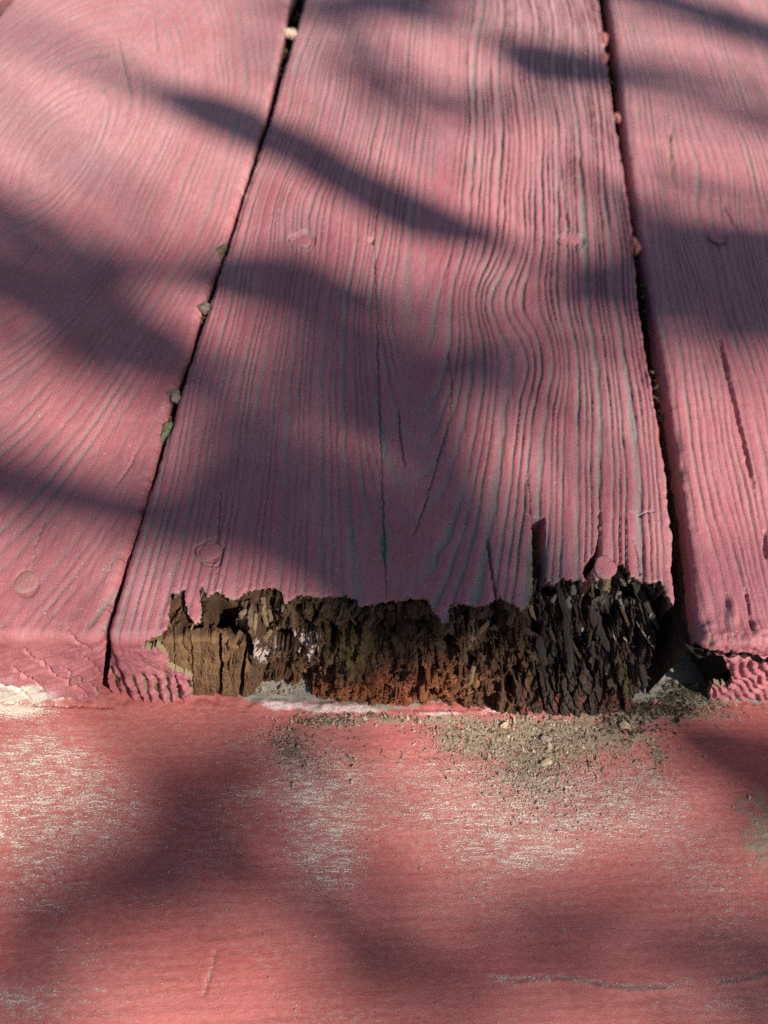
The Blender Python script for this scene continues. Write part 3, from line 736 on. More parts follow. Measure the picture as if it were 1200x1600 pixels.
def build_core():
    xs = np.linspace(6.0, 139.0, 620)
    yl = np.interp(xs, top_w[:, 0], top_w[:, 1])
    ker = np.hanning(25); ker /= ker.sum()
    yl = np.convolve(np.pad(yl, 12, mode='edge'), ker, 'valid')
    yb = np.interp(xs, bot_w[:, 0], bot_w[:, 1])
    yf = SK * xs
    za = 1 - sst(30.5, 34.5, xs)                              # the sound tan block on the left
    und = np.clip(sst(100, 104, xs) * (.75 + .5 * noise(xs / 3, 0 * xs, 571)) + .9 * sst(.15, .5, noise(xs / 5, 0 * xs, 572)), 0, 1) * (1 - za)
    P0 = np.stack([yl + 5 + 4 * und, -1.7 - 4 * und], -1)
    P1 = np.stack([lerp(yl + .6 + 2.6 * und, yf + 5.0, za), lerp(-2.0 - 5.0 * und, -3.0, za)], -1)
    P2 = np.stack([lerp(lerp(yl, yb, .50), yf + 2.0, za), lerp(-17.0, -5.0, za)], -1)
    P3 = np.stack([lerp(yb, yf + 1.9, za), 0 * xs - TH - .5], -1)
    nw = 250
    w = np.linspace(0, 1, nw)
    l1 = np.hypot(*(P1 - P0).T); l2 = np.hypot(*(P2 - P1).T); l3 = np.hypot(*(P3 - P2).T)
    Lt = l1 + l2 + l3
    S = w[:, None] * Lt[None, :]
    def at(Q, k):
        a = Q[0][:, k] + 0 * S
        r = np.where(S < l1, lerp(P0[:, k], P1[:, k], S / l1), np.where(S < l1 + l2, lerp(P1[:, k], P2[:, k], (S - l1) / l2), lerp(P2[:, k], P3[:, k], (S - l1 - l2) / l3)))
        return r
    Y = at((P0,), 0); Z = at((P0,), 1)
    X = xs[None, :] + 0 * S
    ty = np.gradient(Y, axis=0); tz = np.gradient(Z, axis=0)
    kk = np.hanning(31); kk /= kk.sum()
    for arr in (ty, tz):
        p = np.pad(arr, ((15, 15), (0, 0)), mode='edge')
        arr[:] = sum(kk[i] * p[i:i + nw] for i in range(31))
    ln = np.hypot(ty, tz); ny = tz / ln; nz = -ty / ln
    U, V = proj(X, Y, Z)
    ZA = za[None, :] * sst(l1 * .9, l1 * 1.2, S)
    dark = sst(98, 104, X)
    orange = np.clip(blobs(U, V, [(600, 1075, 120, 26, 1.2), (690, 1060, 60, 30, .7), (520, 1078, 40, 20, .6)]), 0, 1)
    rough = 1 - .74 * ZA
    lean = np.interp(X, [30, 95, 140], [.02, .28, .55])
    xw = X - lean * (S - 15) + (.8 - .55 * dark) * noise(X / 6, S / 14, 520) + (.35 - .27 * dark) * noise(X / 2, S / 5, 521)
    # bundles of fibres broken off at different lengths
    lgk = 1 + 2.4 * dark
    def cells(wd, lg, seed):
        i = np.floor(xw / wd); ph = hash01(i, 0, seed) * 9
        j = np.floor(S / (lg * lgk) + ph + .12 * noise(X / .7, S / 2.5, seed + 1))
        tilt = (S / (lg * lgk) + ph - j - .5)
        edge = np.abs(xw / wd - i - .5) * 2
        return hash01(i, j, seed + 2) - .5, tilt, hash01(i, j, seed + 3) - .5, edge
    soft = 1 - dark
    xw = xw + dark * (1.5 * noise(xw / 3.1, 0 * xw, 569) + .5 * noise(xw / 1.3, S / 60, 570))
    a, t1, b1, e1 = cells(5.2, 8, 530); D = rough * soft * (4.2 * a + 2.6 * t1 * b1 - .8 * sst(.75, 1, e1))
    a, t1, b1, e1 = cells(2.7, 5.2, 540); D = D + rough * soft * (2.4 * a + 2.0 * t1 * b1 - .6 * sst(.7, 1, e1) * (1 - .5 * orange))
    a, t1, b1, e1 = cells(1.2, 2.6, 550); D = D + rough * soft * (.8 * a + .6 * t1 * b1 - .2 * sst(.6, 1, e1))
    D = D + rough * soft * (.8 * fbm(X / 3.0, S / 3.6, 560, 4, gain=.6) + 1.6 * noise(X / 9, S / 9, 561)) + .12 * fbm(X / .9, S / 3, 562, 2)
    a, t1, b1, e1 = cells(3.4, 11, 531); D = D + dark * (2.2 * a + 2.4 * t1 * b1 - 1.9 * sst(.80, .97, e1))
    a, t1, b1, e1 = cells(1.5, 7.5, 541); D = D + dark * (.9 * a + .9 * t1 * b1 - .7 * sst(.72, .97, e1))
    a, t1, b1, e1 = cells(.6, 6, 551); D = D + dark * (.28 * a - .15 * sst(.5, 1, e1) + .25 * fbm(X / 1.0, S / 7, 568, 2))
    D = D + orange * 1.0 * fbm(X / 1.5, S / 1.5, 563, 3, gain=.7)
    D = D - dark * 1.2 * sst(.45, .8, noise(X / 1.5, S / 9, 564) + .3)
    # long cracks in the sound block, deep pockets elsewhere
    for uu, sl, wd, dp in [(344, .02, 2.6, 5), (380, -.1, 3.0, 7), (300, .05, 1.2, 1.0), (272, .0, .9, .8)]:
        D = D - dp * ZA ** .5 * (1 - sst(wd * .5, wd * 1.2, np.abs(U - uu - sl * (V - 1040) - 2 * noise(V / 14, 0 * V, uu)))) * sst(985, 1000, V)
    for cu, cv, ru, rv, dp in [(350, 955, 26, 24, 9), (372, 985, 16, 22, 8), (300, 975, 16, 8, 5), (388, 1020, 7, 30, 7), (445, 1000, 22, 8, 6), (480, 1020, 10, 10, 4), (520, 985, 8, 20, 5), (655, 1062, 11, 14, 7), (478, 1078, 12, 12, 5),
                               (838, 985, 6, 40, 5), (795, 1075, 9, 20, 5), (770, 1050, 8, 12, 3), (860, 925, 16, 8, 7), (920, 925, 18, 10, 6), (990, 925, 24, 12, 8), (1035, 960, 18, 40, 9), (945, 985, 5, 30, 4), (995, 990, 6, 40, 4), (340, 1086, 6, 8, 3), (700, 1000, 10, 12, 3), (590, 990, 14, 6, 3)]:
        rr = np.sqrt(((U - cu) / ru) ** 2 + ((V - cv) / rv) ** 2) + .3 * noise(U / 8, V / 8, 565)
        D = D - 1.7 * dp * (1 - sst(.55, 1.1, rr))
    pr = np.random.default_rng(77)
    for _ in range(34):
        cu, cv = pr.uniform(395, 1040), pr.uniform(925, 1085); k = pr.uniform(.6, 1.5)
        ru, rv = (pr.uniform(5, 13) * k, pr.uniform(4, 11) * k) if cu < 830 else (pr.uniform(2, 5), pr.uniform(15, 40))
        rr = np.sqrt(((U - cu) / ru) ** 2 + ((V - cv) / rv) ** 2) + .45 * noise(U / 6, V / 6, 580 + _)
        D = D - pr.uniform(4, 11) * (1 - sst(.5, 1.0, rr))
    for _ in range(22):
        cu, cv = pr.uniform(400, 820), pr.uniform(945, 1075)
        rr = np.sqrt(((U - cu) / pr.uniform(7, 18)) ** 2 + ((V - cv) / pr.uniform(6, 16)) ** 2) + .45 * noise(U / 6, V / 6, 620 + _)
        D = D + pr.uniform(1, 2.6) * (1 - sst(.6, 1.0, rr))
    D = D * sst(0, 1.0, S - l1 * .5 + 1.0) * (1 - .5 * sst(Lt - 3, Lt, S))
    cap = np.where(S < l1 + 2.5, .55 - .1, 9.0)
    D = np.minimum(D, np.where(S < l1 + 3, 1.0 + .3 * S, 9))
    D = np.where(ZA > .5, np.minimum(D, 1.2), D)
    P = np.stack([X + .5 * noise(X / 2, S / 4, 566) * rough, Y + ny * D, np.maximum(Z + nz * D, -TH - .6)], -1)
    P[..., 2] = np.minimum(P[..., 2], -.45 + .25 * noise(X / 2, S / 2, 567))
    col = rot_colour(U, V, X, S)
    rgba = np.concatenate([col, np.ones(U.shape + (1,))], -1)
    gc = np.stack([X, S, D], -1)
    b = Builder(); b.add(P, grid_quads(nw, len(xs)), gc=gc, col=rgba)
    o = link('rotten_core', b.mesh('rotten_core', False), MAT_ROT, plank_c)
    o['label'] = 'crumbling brown rotten wood exposed inside the plank end'
    return X, S, P, U, V, ny, nz, col
CORE = build_core()

# dark inside of the hole in the right plank
def build_pocket():
    n = 40
    u, v = np.meshgrid(np.linspace(0, 1, n), np.linspace(0, 1, n))
    X = 143 + 22 * u; Z = -1.8 - 36.5 * v
    Y = SK * X + 30 * np.sin(np.pi * np.clip(u * .6 + .3, 0, 1)) * np.clip(3 * v, .1, 1) + 1.5 * fbm(X / 2, Z / 4, 571, 3) - 4
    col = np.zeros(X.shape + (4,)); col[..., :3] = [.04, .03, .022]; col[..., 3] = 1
    b = Builder(); b.add(np.stack([X, Y, Z], -1), grid_quads(n, n), gc=np.stack([X, Z, Y], -1), col=col)
    link('rotten_pocket', b.mesh('rotten_pocket'), MAT_ROT, plank_r)
build_pocket()

# ------------------------------------------------------------------ splinters on the rotten end
def splinter_mesh(seed, colr):
    r = np.random.default_rng(seed)
    nr, ns = 7, 6
    z = np.linspace(-.5, .5, nr)
    prof = np.clip(1.05 - np.abs(z * 2) ** 6 * r.uniform(.1, .5), .3, 1) * r.uniform(.88, 1.08, nr)
    co = []
    bend = r.normal(0, .15)
    for k in range(nr):
        for j in range(ns):
            an = 2 * math.pi * (j + .5) / ns
            q = r.uniform(.75, 1.2)
            zz = z[k] + (r.normal(0, .085) if k in (0, nr - 1) else r.normal(0, .02))
            co.append((.5 * prof[k] * q * math.cos(an) + bend * (z[k] ** 2) * 2, zz, .5 * prof[k] * q * math.sin(an)))
    qd = [(k * ns + j, k * ns + (j + 1) % ns, (k + 1) * ns + (j + 1) % ns, (k + 1) * ns + j) for k in range(nr - 1) for j in range(ns)]
    n = len(co); co.append((0, -.47, 0)); co.append((0, .47, 0))
    tr = [(n, (j + 1) % ns, j) for j in range(ns)] + [(n + 1, (nr - 1) * ns + j, (nr - 1) * ns + (j + 1) % ns) for j in range(ns)]
    co = np.array(co)
    col = np.ones((len(co), 4)); col[:, :3] = np.array(colr) * r.uniform(.85, 1.15, (len(co), 1))
    gc = co * np.array([2, 9, 2]) + seed * 13.7
    return mesh_from('splinter', co / 1.0, qd, tr, False, {'gc': gc, 'col': col})

CLS = {'dark': (.040, .032, .026), 'brown': (.095, .060, .035), 'tan': (.22, .155, .085), 'orange': (.26, .115, .055), 'pale': (.50, .42, .30), 'grey': (.16, .15, .13)}
SPL = {k: [splinter_mesh(100 * i + 11 * n, v) for i in range(5)] for n, (k, v) in enumerate(CLS.items())}
for k in SPL:
    for me in SPL[k]: me.materials.append(MAT_ROT)

def put_splinter(k, i, pos, ax, side, nrm, L, W, H, parent, name='splinter'):
    o = bpy.data.objects.new(name, SPL[k][i % 5]); scene.collection.objects.link(o)
    M = Matrix(((side[0] * W, ax[0] * L, nrm[0] * H, pos[0] * MM), (side[1] * W, ax[1] * L, nrm[1] * H, pos[1] * MM), (side[2] * W, ax[2] * L, nrm[2] * H, pos[2] * MM), (0, 0, 0, 1)))
    o.parent = parent; o.matrix_basis = M
    return o

def scatter_splinters():
    X, S, P, U, V, ny, nz, col = CORE
    r = np.random.default_rng(5)
    nw, nx = X.shape
    Us = U; n = 0; tries = 0
    zones = [(835, 1050, 905, 1085, 'dark', 26, (6, 16), (.8, 2.4)), (840, 1040, 930, 1080, 'brown', 9, (4, 12), (.5, 1.4)), (560, 830, 945, 1075, 'brown', 70, (1.5, 6), (.5, 2.2)), (395, 560, 930, 1075, 'brown', 45, (1.5, 6), (.5, 2.2)),
             (500, 760, 1040, 1092, 'orange', 14, (1.5, 4), (.9, 2.0)), (700, 840, 940, 1060, 'tan', 9, (4, 11), (.7, 1.8)), (385, 430, 925, 990, 'tan', 7, (4, 8), (.7, 1.8)),
             (840, 1010, 905, 945, 'grey', 16, (1.5, 4), (.8, 1.8)), (1000, 1030, 940, 1010, 'pale', 5, (4, 10), (.35, .7)), (845, 1000, 900, 1010, 'pale', 12, (.9, 2.2), (.4, .9)), (380, 800, 930, 960, 'brown', 36, (2, 6), (.5, 1.8)), (260, 840, 915, 955, 'grey', 8, (1.2, 3.5), (.4, 1.2))]
    for (u0, u1, v0, v1, k, cnt, lr, wr) in zones:
        for _ in range(cnt):
            u = r.uniform(u0, u1); v = r.uniform(v0, v1)
            d = np.abs(U - u) + np.abs(V - v); j = np.argmin(d); i, jj = divmod(j, nx)
            if d[i, jj] > 25 or i < 12 or i > nw - 6: continue
            N = np.array([0, ny[i, jj], nz[i, jj]]); Tn = np.array([0, -nz[i, jj], ny[i, jj]])
            Sd = np.array([1.0, 0, 0])
            an = r.normal(0, .10 if k == 'dark' else .45) + float(np.interp(P[i, jj, 0], [30, 95, 140], [.02, .28, .5]))
            T2 = Tn * math.cos(an) + Sd * math.sin(an); S2 = Sd * math.cos(an) - Tn * math.sin(an)
            lf = r.normal(.03, .12 if k == 'dark' else .35); T3 = T2 * math.cos(lf) + N * math.sin(lf); N3 = N * math.cos(lf) - T2 * math.sin(lf)
            L = r.uniform(*lr); W = r.uniform(*wr); H = W * r.uniform(.35, .65)
            p = P[i, jj] + N * H * .05
            if p[2] > -2.2 and k != 'grey': p[2] = -2.2 - r.uniform(0, 1.5)
            if p[2] + abs(T3[2]) * L * .5 > -1.2: p[2] = -1.2 - abs(T3[2]) * L * .5
            if p[2] - abs(T3[2]) * L * .5 < -TH: p[2] = -TH + abs(T3[2]) * L * .5
            put_splinter(k, r.integers(5), p, T3, S2, N3, L, W, H, plank_c)
scatter_splinters()

def fray():
    r = np.random.default_rng(15); pts = np.array(ROT_TOP, float)
    for _ in range(62):
        i = r.integers(3, len(pts) - 6); p = pts[i] + (pts[i + 1] - pts[i]) * r.uniform(); z = -r.uniform(.5, 1.6)
        x, y = unproj(p, z)
        an = r.normal(.1, .3); lf = r.uniform(.05, .75)
        ax = np.array([math.sin(an) * math.cos(lf), -math.cos(an) * math.cos(lf), -math.sin(lf)]); sd = np.array([math.cos(an), math.sin(an), 0.0]); nm = np.cross(sd, ax)
        L = r.uniform(1.2, 4.2); W = r.uniform(.3, 1.0)
        put_splinter(('brown', 'dark', 'grey', 'tan', 'brown')[_ % 5], _, np.array([x, y + .8, z]) + ax * L * .15, ax, sd, nm, L, W, W * .5, plank_c)
fray()

def crumb_batch(name, pts, sizes, cols, seed, mat, parent=None, flat=.6):
    r = np.random.default_rng(seed)
    base = np.array([(1, 0, 0), (0, 1, 0), (-1, 0, 0), (0, -1, 0), (0, 0, 1), (0, 0, -1)], float)
    f = np.array([(0, 1, 4), (1, 2, 4), (2, 3, 4), (3, 0, 4), (1, 0, 5), (2, 1, 5), (3, 2, 5), (0, 3, 5)])
    n = len(pts)
    v = base[None] * r.uniform(.5, 1.3, (n, 6, 1)) + r.normal(0, .15, (n, 6, 3))
    v = v * np.stack([sizes * r.uniform(.5, 1.0, n), sizes * r.uniform(.9, 2.4, n), sizes * flat * r.uniform(.5, 1.1, n)], -1)[:, None, :]
    th = r.uniform(0, 2 * math.pi, n); ph = r.normal(0, .45, n)
    c, s = np.cos(ph)[:, None], np.sin(ph)[:, None]
    y, z = v[..., 1] * c - v[..., 2] * s, v[..., 1] * s + v[..., 2] * c
    c, s = np.cos(th)[:, None], np.sin(th)[:, None]
    x, y = v[..., 0] * c - y * s, v[..., 0] * s + y * c
    co = np.stack([x, y, z], -1) + pts[:, None, :]
    tr = (f[None] + 6 * np.arange(n)[:, None, None]).reshape(-1, 3)
    ca = np.ones((n, 6, 4)); ca[..., :3] = cols[:, None, :]
    gc = co.reshape(-1, 3) + 40
    me = mesh_from(name, co.reshape(-1, 3), None, tr, False, {'gc': gc, 'col': ca.reshape(-1, 4)})
    return link(name, me, mat, parent)

def rot_crumbs():
    X, S, P, U, V, ny, nz, col = CORE
    r = np.random.default_rng(9)
    wgt = np.clip(blobs(U, V, [(600, 1072, 120, 24, 1.2), (700, 1062, 70, 26, .7), (520, 1078, 40, 18, .5)]), 0, 1) + .12 * (V > 925) * (U > 390) + .3 * blobs(U, V, [(880, 1100, 90, 8, 1), (900, 922, 60, 10, 1)])
    w = wgt.ravel() / wgt.sum()
    id_ = r.choice(w.size, 2200, p=w)
    pts = P.reshape(-1, 3)[id_] + r.normal(0, .25, (len(id_), 3))
    pts[:, 2] = np.clip(pts[:, 2], -TH, -1.6)
    cols = col.reshape(-1, 3)[id_] * r.uniform(.7, 1.7, (len(id_), 1))
    o = crumb_batch('rot_crumbs', pts, r.uniform(.2, .65, len(id_)), np.clip(cols, 0, .8), 10, MAT_ROT, plank_c, .8)
    o['kind'] = 'stuff'
rot_crumbs()

# ------------------------------------------------------------------ nails
MAT_SHANK = mat_plain('old_nail_shank', (.16, .10, .07), (.30, .21, .15), (900, 900, 300), .7, .0004, .3)

def nail(px, rad, parent, mat, tilt=(0, 0), z=.1, aspect=1.0, rim=False, shank=0.0, seed=0, warm=0.0):
    x, y = unproj(px, z)
    r = np.random.default_rng(seed + 60); ns = 14
    rings = [(.30, .24), (.70, .16), (.86, .10) if rim else (.88, .06), (1.0, .0) if rim else (.98, -.12), (1.02, -.45), (.85, -.8)]
    wob = 1 + r.normal(0, .04, ns) + .09 * np.sin(2 * np.arange(ns) * 2 * math.pi / ns + r.uniform(0, 6)) + .06 * np.sin(3 * np.arange(ns) * 2 * math.pi / ns + r.uniform(0, 6))
    co = [(0, 0, .26 * rad * .35)]
    for f, zz in rings:
        for j in range(ns):
            a = 2 * math.pi * j / ns
            co.append((rad * f * wob[j] * math.cos(a), rad * f * wob[j] * math.sin(a) * aspect, zz * rad * .38 + r.normal(0, .05)))
    tr = [(0, 1 + j, 1 + (j + 1) % ns) for j in range(ns)]
    qd = [(1 + k * ns + j, 1 + (k + 1) * ns + j, 1 + (k + 1) * ns + (j + 1) % ns, 1 + k * ns + (j + 1) % ns) for k in range(len(rings) - 1) for j in range(ns)]
    ca = np.array(co); at = np.zeros((len(co), 4)); at[:, 0] = .35 * (np.hypot(ca[:, 0], ca[:, 1]) > rad * .9); at[:, 2] = .2; at[:, 1] = .44 * warm; at[:, 3] = .16 * warm
    me = mesh_from('nail', co, qd, tr, True, {'gc': ca + np.array([x, y, 0]), 'm': at})
    o = link('nail', me, mat, parent)
    o.location = (x * MM, y * MM, z * MM); o.rotation_euler = (math.radians(tilt[0]), math.radians(tilt[1]), r.uniform(0, 6) if aspect == 1 else 0)
    if shank:
        co = []; n2 = 10; zs = np.linspace(-.3, -shank, 14)
        for zz in zs:
            for j in range(n2):
                a = 2 * math.pi * j / n2; q = 1.75 * (1 + r.normal(0, .07))
                co.append((x + q * math.cos(a) - .32 * zz, y + q * math.sin(a) * 1.0, z + zz))
        qd = [(k * n2 + j, k * n2 + (j + 1) % n2, (k + 1) * n2 + (j + 1) % n2, (k + 1) * n2 + j) for k in range(13) for j in range(n2)]
        link('nail_shank', mesh_from('nail_shank', co, qd, None, True), MAT_SHANK, parent)

nail((328, 862), 2.9, plank_c, MAT_C, (2, 2), -.5, seed=1)
nail((946, 886), 3.5, plank_c, MAT_C, (5, -3), .55, rim=True, shank=14, seed=2)
nail((473, 375), 3.4, plank_c, MAT_C, (-6, 2), -.6, seed=3)
nail((893, 374), 3.4, plank_c, MAT_C, (-9, -2), -.45, seed=4)
nail((41, 908), 3.0, plank_l, MAT_L, (0, 0), -.5, seed=5, warm=1.0)
nail((1120, 371), 3.2, plank_r, MAT_C, (-6, 8), .05, seed=6)

# ------------------------------------------------------------------ loose bits
MAT_CHIP = mat_plain('dry_wood_chip', (.28, .20, .13), (.46, .35, .23), (500, 1500, 900), .8, .0004)
MAT_GREYCHIP = mat_plain('grey_wood_chip', (.13, .10, .08), (.26, .20, .16), (500, 1500, 900), .8, .0004)
MAT_PALE = mat_plain('pale_seed', (.42, .30, .21), (.58, .46, .34), (800, 800, 800), .6, .0003)
MAT_FLAKE = mat_plain('loose_red_paint', (.40, .12, .105), (.52, .22, .19), (900, 900, 900), .6, .0004)
MAT_GREEN = mat_plain('mossy_wood_chip', (.08, .085, .045), (.16, .15, .085), (900, 900, 900), .9, .0004)

def lump(name, px, z, size, mat, label, cat, rot=0.0, seed=0, tilt=(0, 0), group=None):
    """an irregular chip: a flattened, faceted and chipped body"""
    r = np.random.default_rng(seed + 900)
    nl, ns = 7, 10
    co = []; ph = r.uniform(0, 6, 6)
    for k in range(nl):
        v = math.pi * (k + .5) / nl
        for j in range(ns):
            a = 2 * math.pi * j / ns
            q = 1 + .22 * math.sin(2 * a + ph[0]) + .14 * math.sin(3 * a + ph[1]) + .10 * math.sin(5 * a + v * 2 + ph[2]) + r.normal(0, .05)
            sq = abs(math.sin(v)) ** .55; cz = math.copysign(abs(math.cos(v)) ** .7, math.cos(v))
            co.append((size[0] * .5 * q * sq * math.cos(a), size[1] * .5 * q * sq * math.sin(a), size[2] * .5 * (cz + .15 * math.sin(a * 2 + ph[3]))))
    qd = [(k * ns + j, (k + 1) * ns + j, (k + 1) * ns + (j + 1) % ns, k * ns + (j + 1) % ns) for k in range(nl - 1) for j in range(ns)]
    n = len(co); co += [(0, 0, size[2] * .5), (0, 0, -size[2] * .5)]
    tr = [(n, j, (j + 1) % ns) for j in range(ns)] + [(n + 1, (nl - 1) * ns + (j + 1) % ns, (nl - 1) * ns + j) for j in range(ns)]
    o = link(name, mesh_from(name, co, qd, tr, False), mat)
    x, y = unproj(px, z)
    o.location = (x * MM, y * MM, z * MM); o.rotation_euler = (math.radians(tilt[0]), math.radians(tilt[1]), math.radians(rot))
    o['label'] = label; o['category'] = cat
    if group: o['group'] = group
    return o

lump('wood_chip', (271, 619), -.6, (4.6, 4.0, 3.2), MAT_GREYCHIP, 'angular grey brown wood chip wedged in the left gap between planks', 'wood chip', 20, 1, (-12, 10))
lump('mossy_chip', (258, 676), -2.2, (2.4, 9, 3), MAT_GREEN, 'green mossy sliver in the left gap below the grey wood chip', 'wood chip', -8, 2)
lump('pebble', (318, 482), -1.2, (3.6, 4.0, 3), MAT_GREYCHIP, 'small grey bit in the left gap above the grey wood chip', 'wood chip', 0, 3)
lump('seed', (454, 52), -.8, (5.0, 5.2, 3.6), MAT_PALE, 'pale cream seed stuck at the top of the left gap', 'seed', 10, 4)
lump('mossy_chip', (345, 392), -1.6, (2.6, 6, 3), MAT_GREEN, 'olive crumb in the left gap halfway up the photo', 'wood chip', -12, 5)
lump('paint_flake', (942, 62), -1.0, (5.5, 8, 4), MAT_FLAKE, 'largest pinkish red paint crumb at the top of the right gap', 'paint flake', 10, 6)
lump('paint_flake', (944, 92), -1.2, (4.0, 8, 3.5), MAT_FLAKE, 'red paint crumb just below the largest crumb in the right gap', 'paint flake', -10, 7)
lump('paint_flake', (963, 184), -1.5, (3.4, 3.8, 3), MAT_FLAKE, 'small round orange red paint crumb alone in the right gap', 'paint flake', 0, 8)
lump('paint_flake', (992, 386), -1.4, (3.6, 7.0, 4), MAT_FLAKE, 'red paint flake bridging the right gap level with the nails', 'paint flake', 5, 9)
lump('wood_chip', (853, 1191), ZB + .7, (3.4, 2.4, 1.2), MAT_CHIP, 'tan oval chip in the debris on the step board', 'wood chip', 25, 10)
lump('wood_chip', (853, 1154), ZB + .8, (3.2, 2.1, 1.2), MAT_GREYCHIP, 'rounded grey chip in the debris just above the tan oval chip', 'wood chip', 20, 11)
lump('wood_chip', (976, 1133), ZB + .9, (3.4, 2.4, 1.0), MAT_CHIP, 'brown angular chip near the plank end at the right of the debris', 'wood chip', -30, 12)
lump('wood_chip', (788, 1133), ZB + .8, (2.4, 1.8, 1.0), MAT_CHIP, 'pale brown chip at the joint at the left of the debris', 'wood chip', 40, 13)

def debris():
    r = np.random.default_rng(21)
    bl = [(800, 1140, 100, 14, 700), (860, 1165, 95, 34, 1700), (835, 1215, 60, 40, 1300), (730, 1165, 55, 28, 350), (960, 1150, 70, 22, 350), (840, 1260, 100, 40, 420), (450, 1160, 26, 22, 220), (480, 1190, 70, 40, 120), (1190, 1300, 36, 60, 160),
          (1025, 1190, 14, 28, 90), (1020, 1110, 90, 10, 500), (640, 1122, 120, 7, 420), (510, 1127, 40, 9, 150), (1090, 1100, 40, 14, 260), (1065, 1090, 30, 12, 200), (1075, 1066, 26, 12, 500), (600, 1350, 500, 160, 160), (990, 1250, 60, 60, 120), (440, 1075, 50, 14, 120)]
    pts = []; 
    for cu, cv, ru, rv, n in bl:
        n = int(n * 2.7); u = r.normal(cu, ru * .7, n); v = r.normal(cv, rv * .7, n)
        pts.append(np.stack([u, v], -1))
    pts = np.concatenate(pts); pts = pts[(pts[:, 1] > 1062)]
    w = np.array([unproj(p, ZB) for p in pts])
    ok = (w[:, 1] < SK * w[:, 0] + 6 + 14 * (np.abs(w[:, 0] - 144) < 11)); w = w[ok]; n = len(w)
    sz = np.exp(r.normal(-2.0, .6, n)).clip(.05, .75)
    p3 = np.stack([w[:, 0], w[:, 1], ZB + .15 + sz * .35 + r.exponential(.15, n)], -1)
    pal = np.array([(.32, .24, .15), (.21, .15, .095), (.12, .08, .05), (.45, .36, .24), (.38, .30, .20), (.26, .20, .14), (.52, .43, .31)])
    cols = pal[r.integers(0, len(pal), n)] * r.uniform(.8, 1.2, (n, 1))
    far = sst(12, 32, SK * w[:, 0] - w[:, 1])[:, None]
    cols = cols * (1 - .8 * far) + np.array([.55, .46, .37]) * .8 * far; sz = sz * (1 - .35 * far[:, 0])
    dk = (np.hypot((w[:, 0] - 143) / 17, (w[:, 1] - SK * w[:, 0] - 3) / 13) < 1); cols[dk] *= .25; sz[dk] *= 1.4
    o = crumb_batch('wood_debris', p3, sz, cols, 22, MAT_ROT, None, .55)
    o['kind'] = 'stuff'; o['label'] = 'fine grey brown wood crumbs scattered over the step board'; o['category'] = 'debris'
debris()

def gap_dirt(px, n, seed, label):
    r = np.random.default_rng(seed); px = np.array(px, float)
    f = r.uniform(0, len(px) - 1.001, n); i = f.astype(int); p = px[i] + (px[i + 1] - px[i]) * (f - i)[:, None]
    keep = noise(f * 3.1, f * 0, seed) > -.1; p = p[keep]; n = len(p)
    p[:, 0] += r.normal(0, 2.5, n)
    z = r.uniform(-9, -2.5, n); w = np.array([unproj(q, zz) for q, zz in zip(p, z)])
    pal = np.array([(.06, .045, .03), (.10, .075, .05), (.16, .12, .08), (.20, .08, .07), (.09, .10, .05)])
    o = crumb_batch('gap_dirt', np.stack([w[:, 0], w[:, 1], z], -1), np.exp(r.normal(-.75, .45, n)), pal[r.integers(0, 5, n)], seed, MAT_ROT, None, .8)
    o['kind'] = 'stuff'; o['label'] = label; o['category'] = 'dirt'
gap_dirt([(466, 20), (436, 110), (405, 215), (366, 330), (338, 425), (296, 560), (256, 680), (236, 755), (205, 850)], 420, 51, 'dark crumbs of dirt packed in the gap left of the rotten plank')
gap_dirt([(946, 30), (958, 110), (972, 220), (990, 340), (1003, 440), (1018, 560), (1036, 680)], 300, 52, 'dark crumbs of dirt packed in the gap right of the rotten plank')

def tube(b, pts, rad, ns=6, gcs=1.0):
    pts = np.asarray(pts, float); n = len(pts); rad = np.broadcast_to(rad, (n,))
    t = np.gradient(pts, axis=0); t /= np.linalg.norm(t, axis=1)[:, None] + 1e-9
    ref = np.array([0.3, .2, .93]); a = np.cross(t, ref); a /= np.linalg.norm(a, axis=1)[:, None] + 1e-9; c = np.cross(t, a)
    an = np.arange(ns) * 2 * math.pi / ns
    co = pts[:, None] + rad[:, None, None] * (a[:, None] * np.cos(an)[None, :, None] + c[:, None] * np.sin(an)[None, :, None])
    i = np.arange(n * ns).reshape(n, ns); j = np.roll(i, -1, 1)
    b.add(co, np.stack([i[:-1], i[1:], j[1:], j[:-1]], -1))

def roots():
    MAT_R = mat_plain('dry_rootlet', (.10, .08, .06), (.22, .18, .13), (500, 500, 500), .9, .0001)
    r = np.random.default_rng(31)
    b = Builder()
    for k in range(60):
        u = r.normal(1075, 32); v = r.normal(1092, 10)
        x, y = unproj((u, v), ZB); p = np.array([x, y, ZB + .6]); d = r.uniform(0, 6.28); P = []
        for q in range(9):
            P.append(p.copy()); d += r.normal(0, .6); p = p + np.array([math.cos(d), .6 * math.sin(d), r.normal(0, .35)]) * .9; p[2] = max(p[2], ZB + .3)
        tube(b, P, np.linspace(.16, .05, 9), 4)
    for k in range(50):
        u = r.normal(860, 110); v = r.normal(1160, 25)
        x, y = unproj((u, v), ZB); p = np.array([x, y, ZB + .5]); d = r.uniform(0, 6.28); P = []
        for q in range(6):
            P.append(p.copy()); d += r.normal(0, .35); p = p + np.array([math.cos(d), .8 * math.sin(d), r.normal(0, .15)]) * .6; p[2] = max(p[2], ZB + .3)
        tube(b, P, np.linspace(.13, .04, 6), 4)
    o = link('rootlets', b.mesh('rootlets'), MAT_R); o['kind'] = 'stuff'
    o['label'] = 'tangle of thin dry fibres at the plank ends'; o['category'] = 'fibres'
roots()

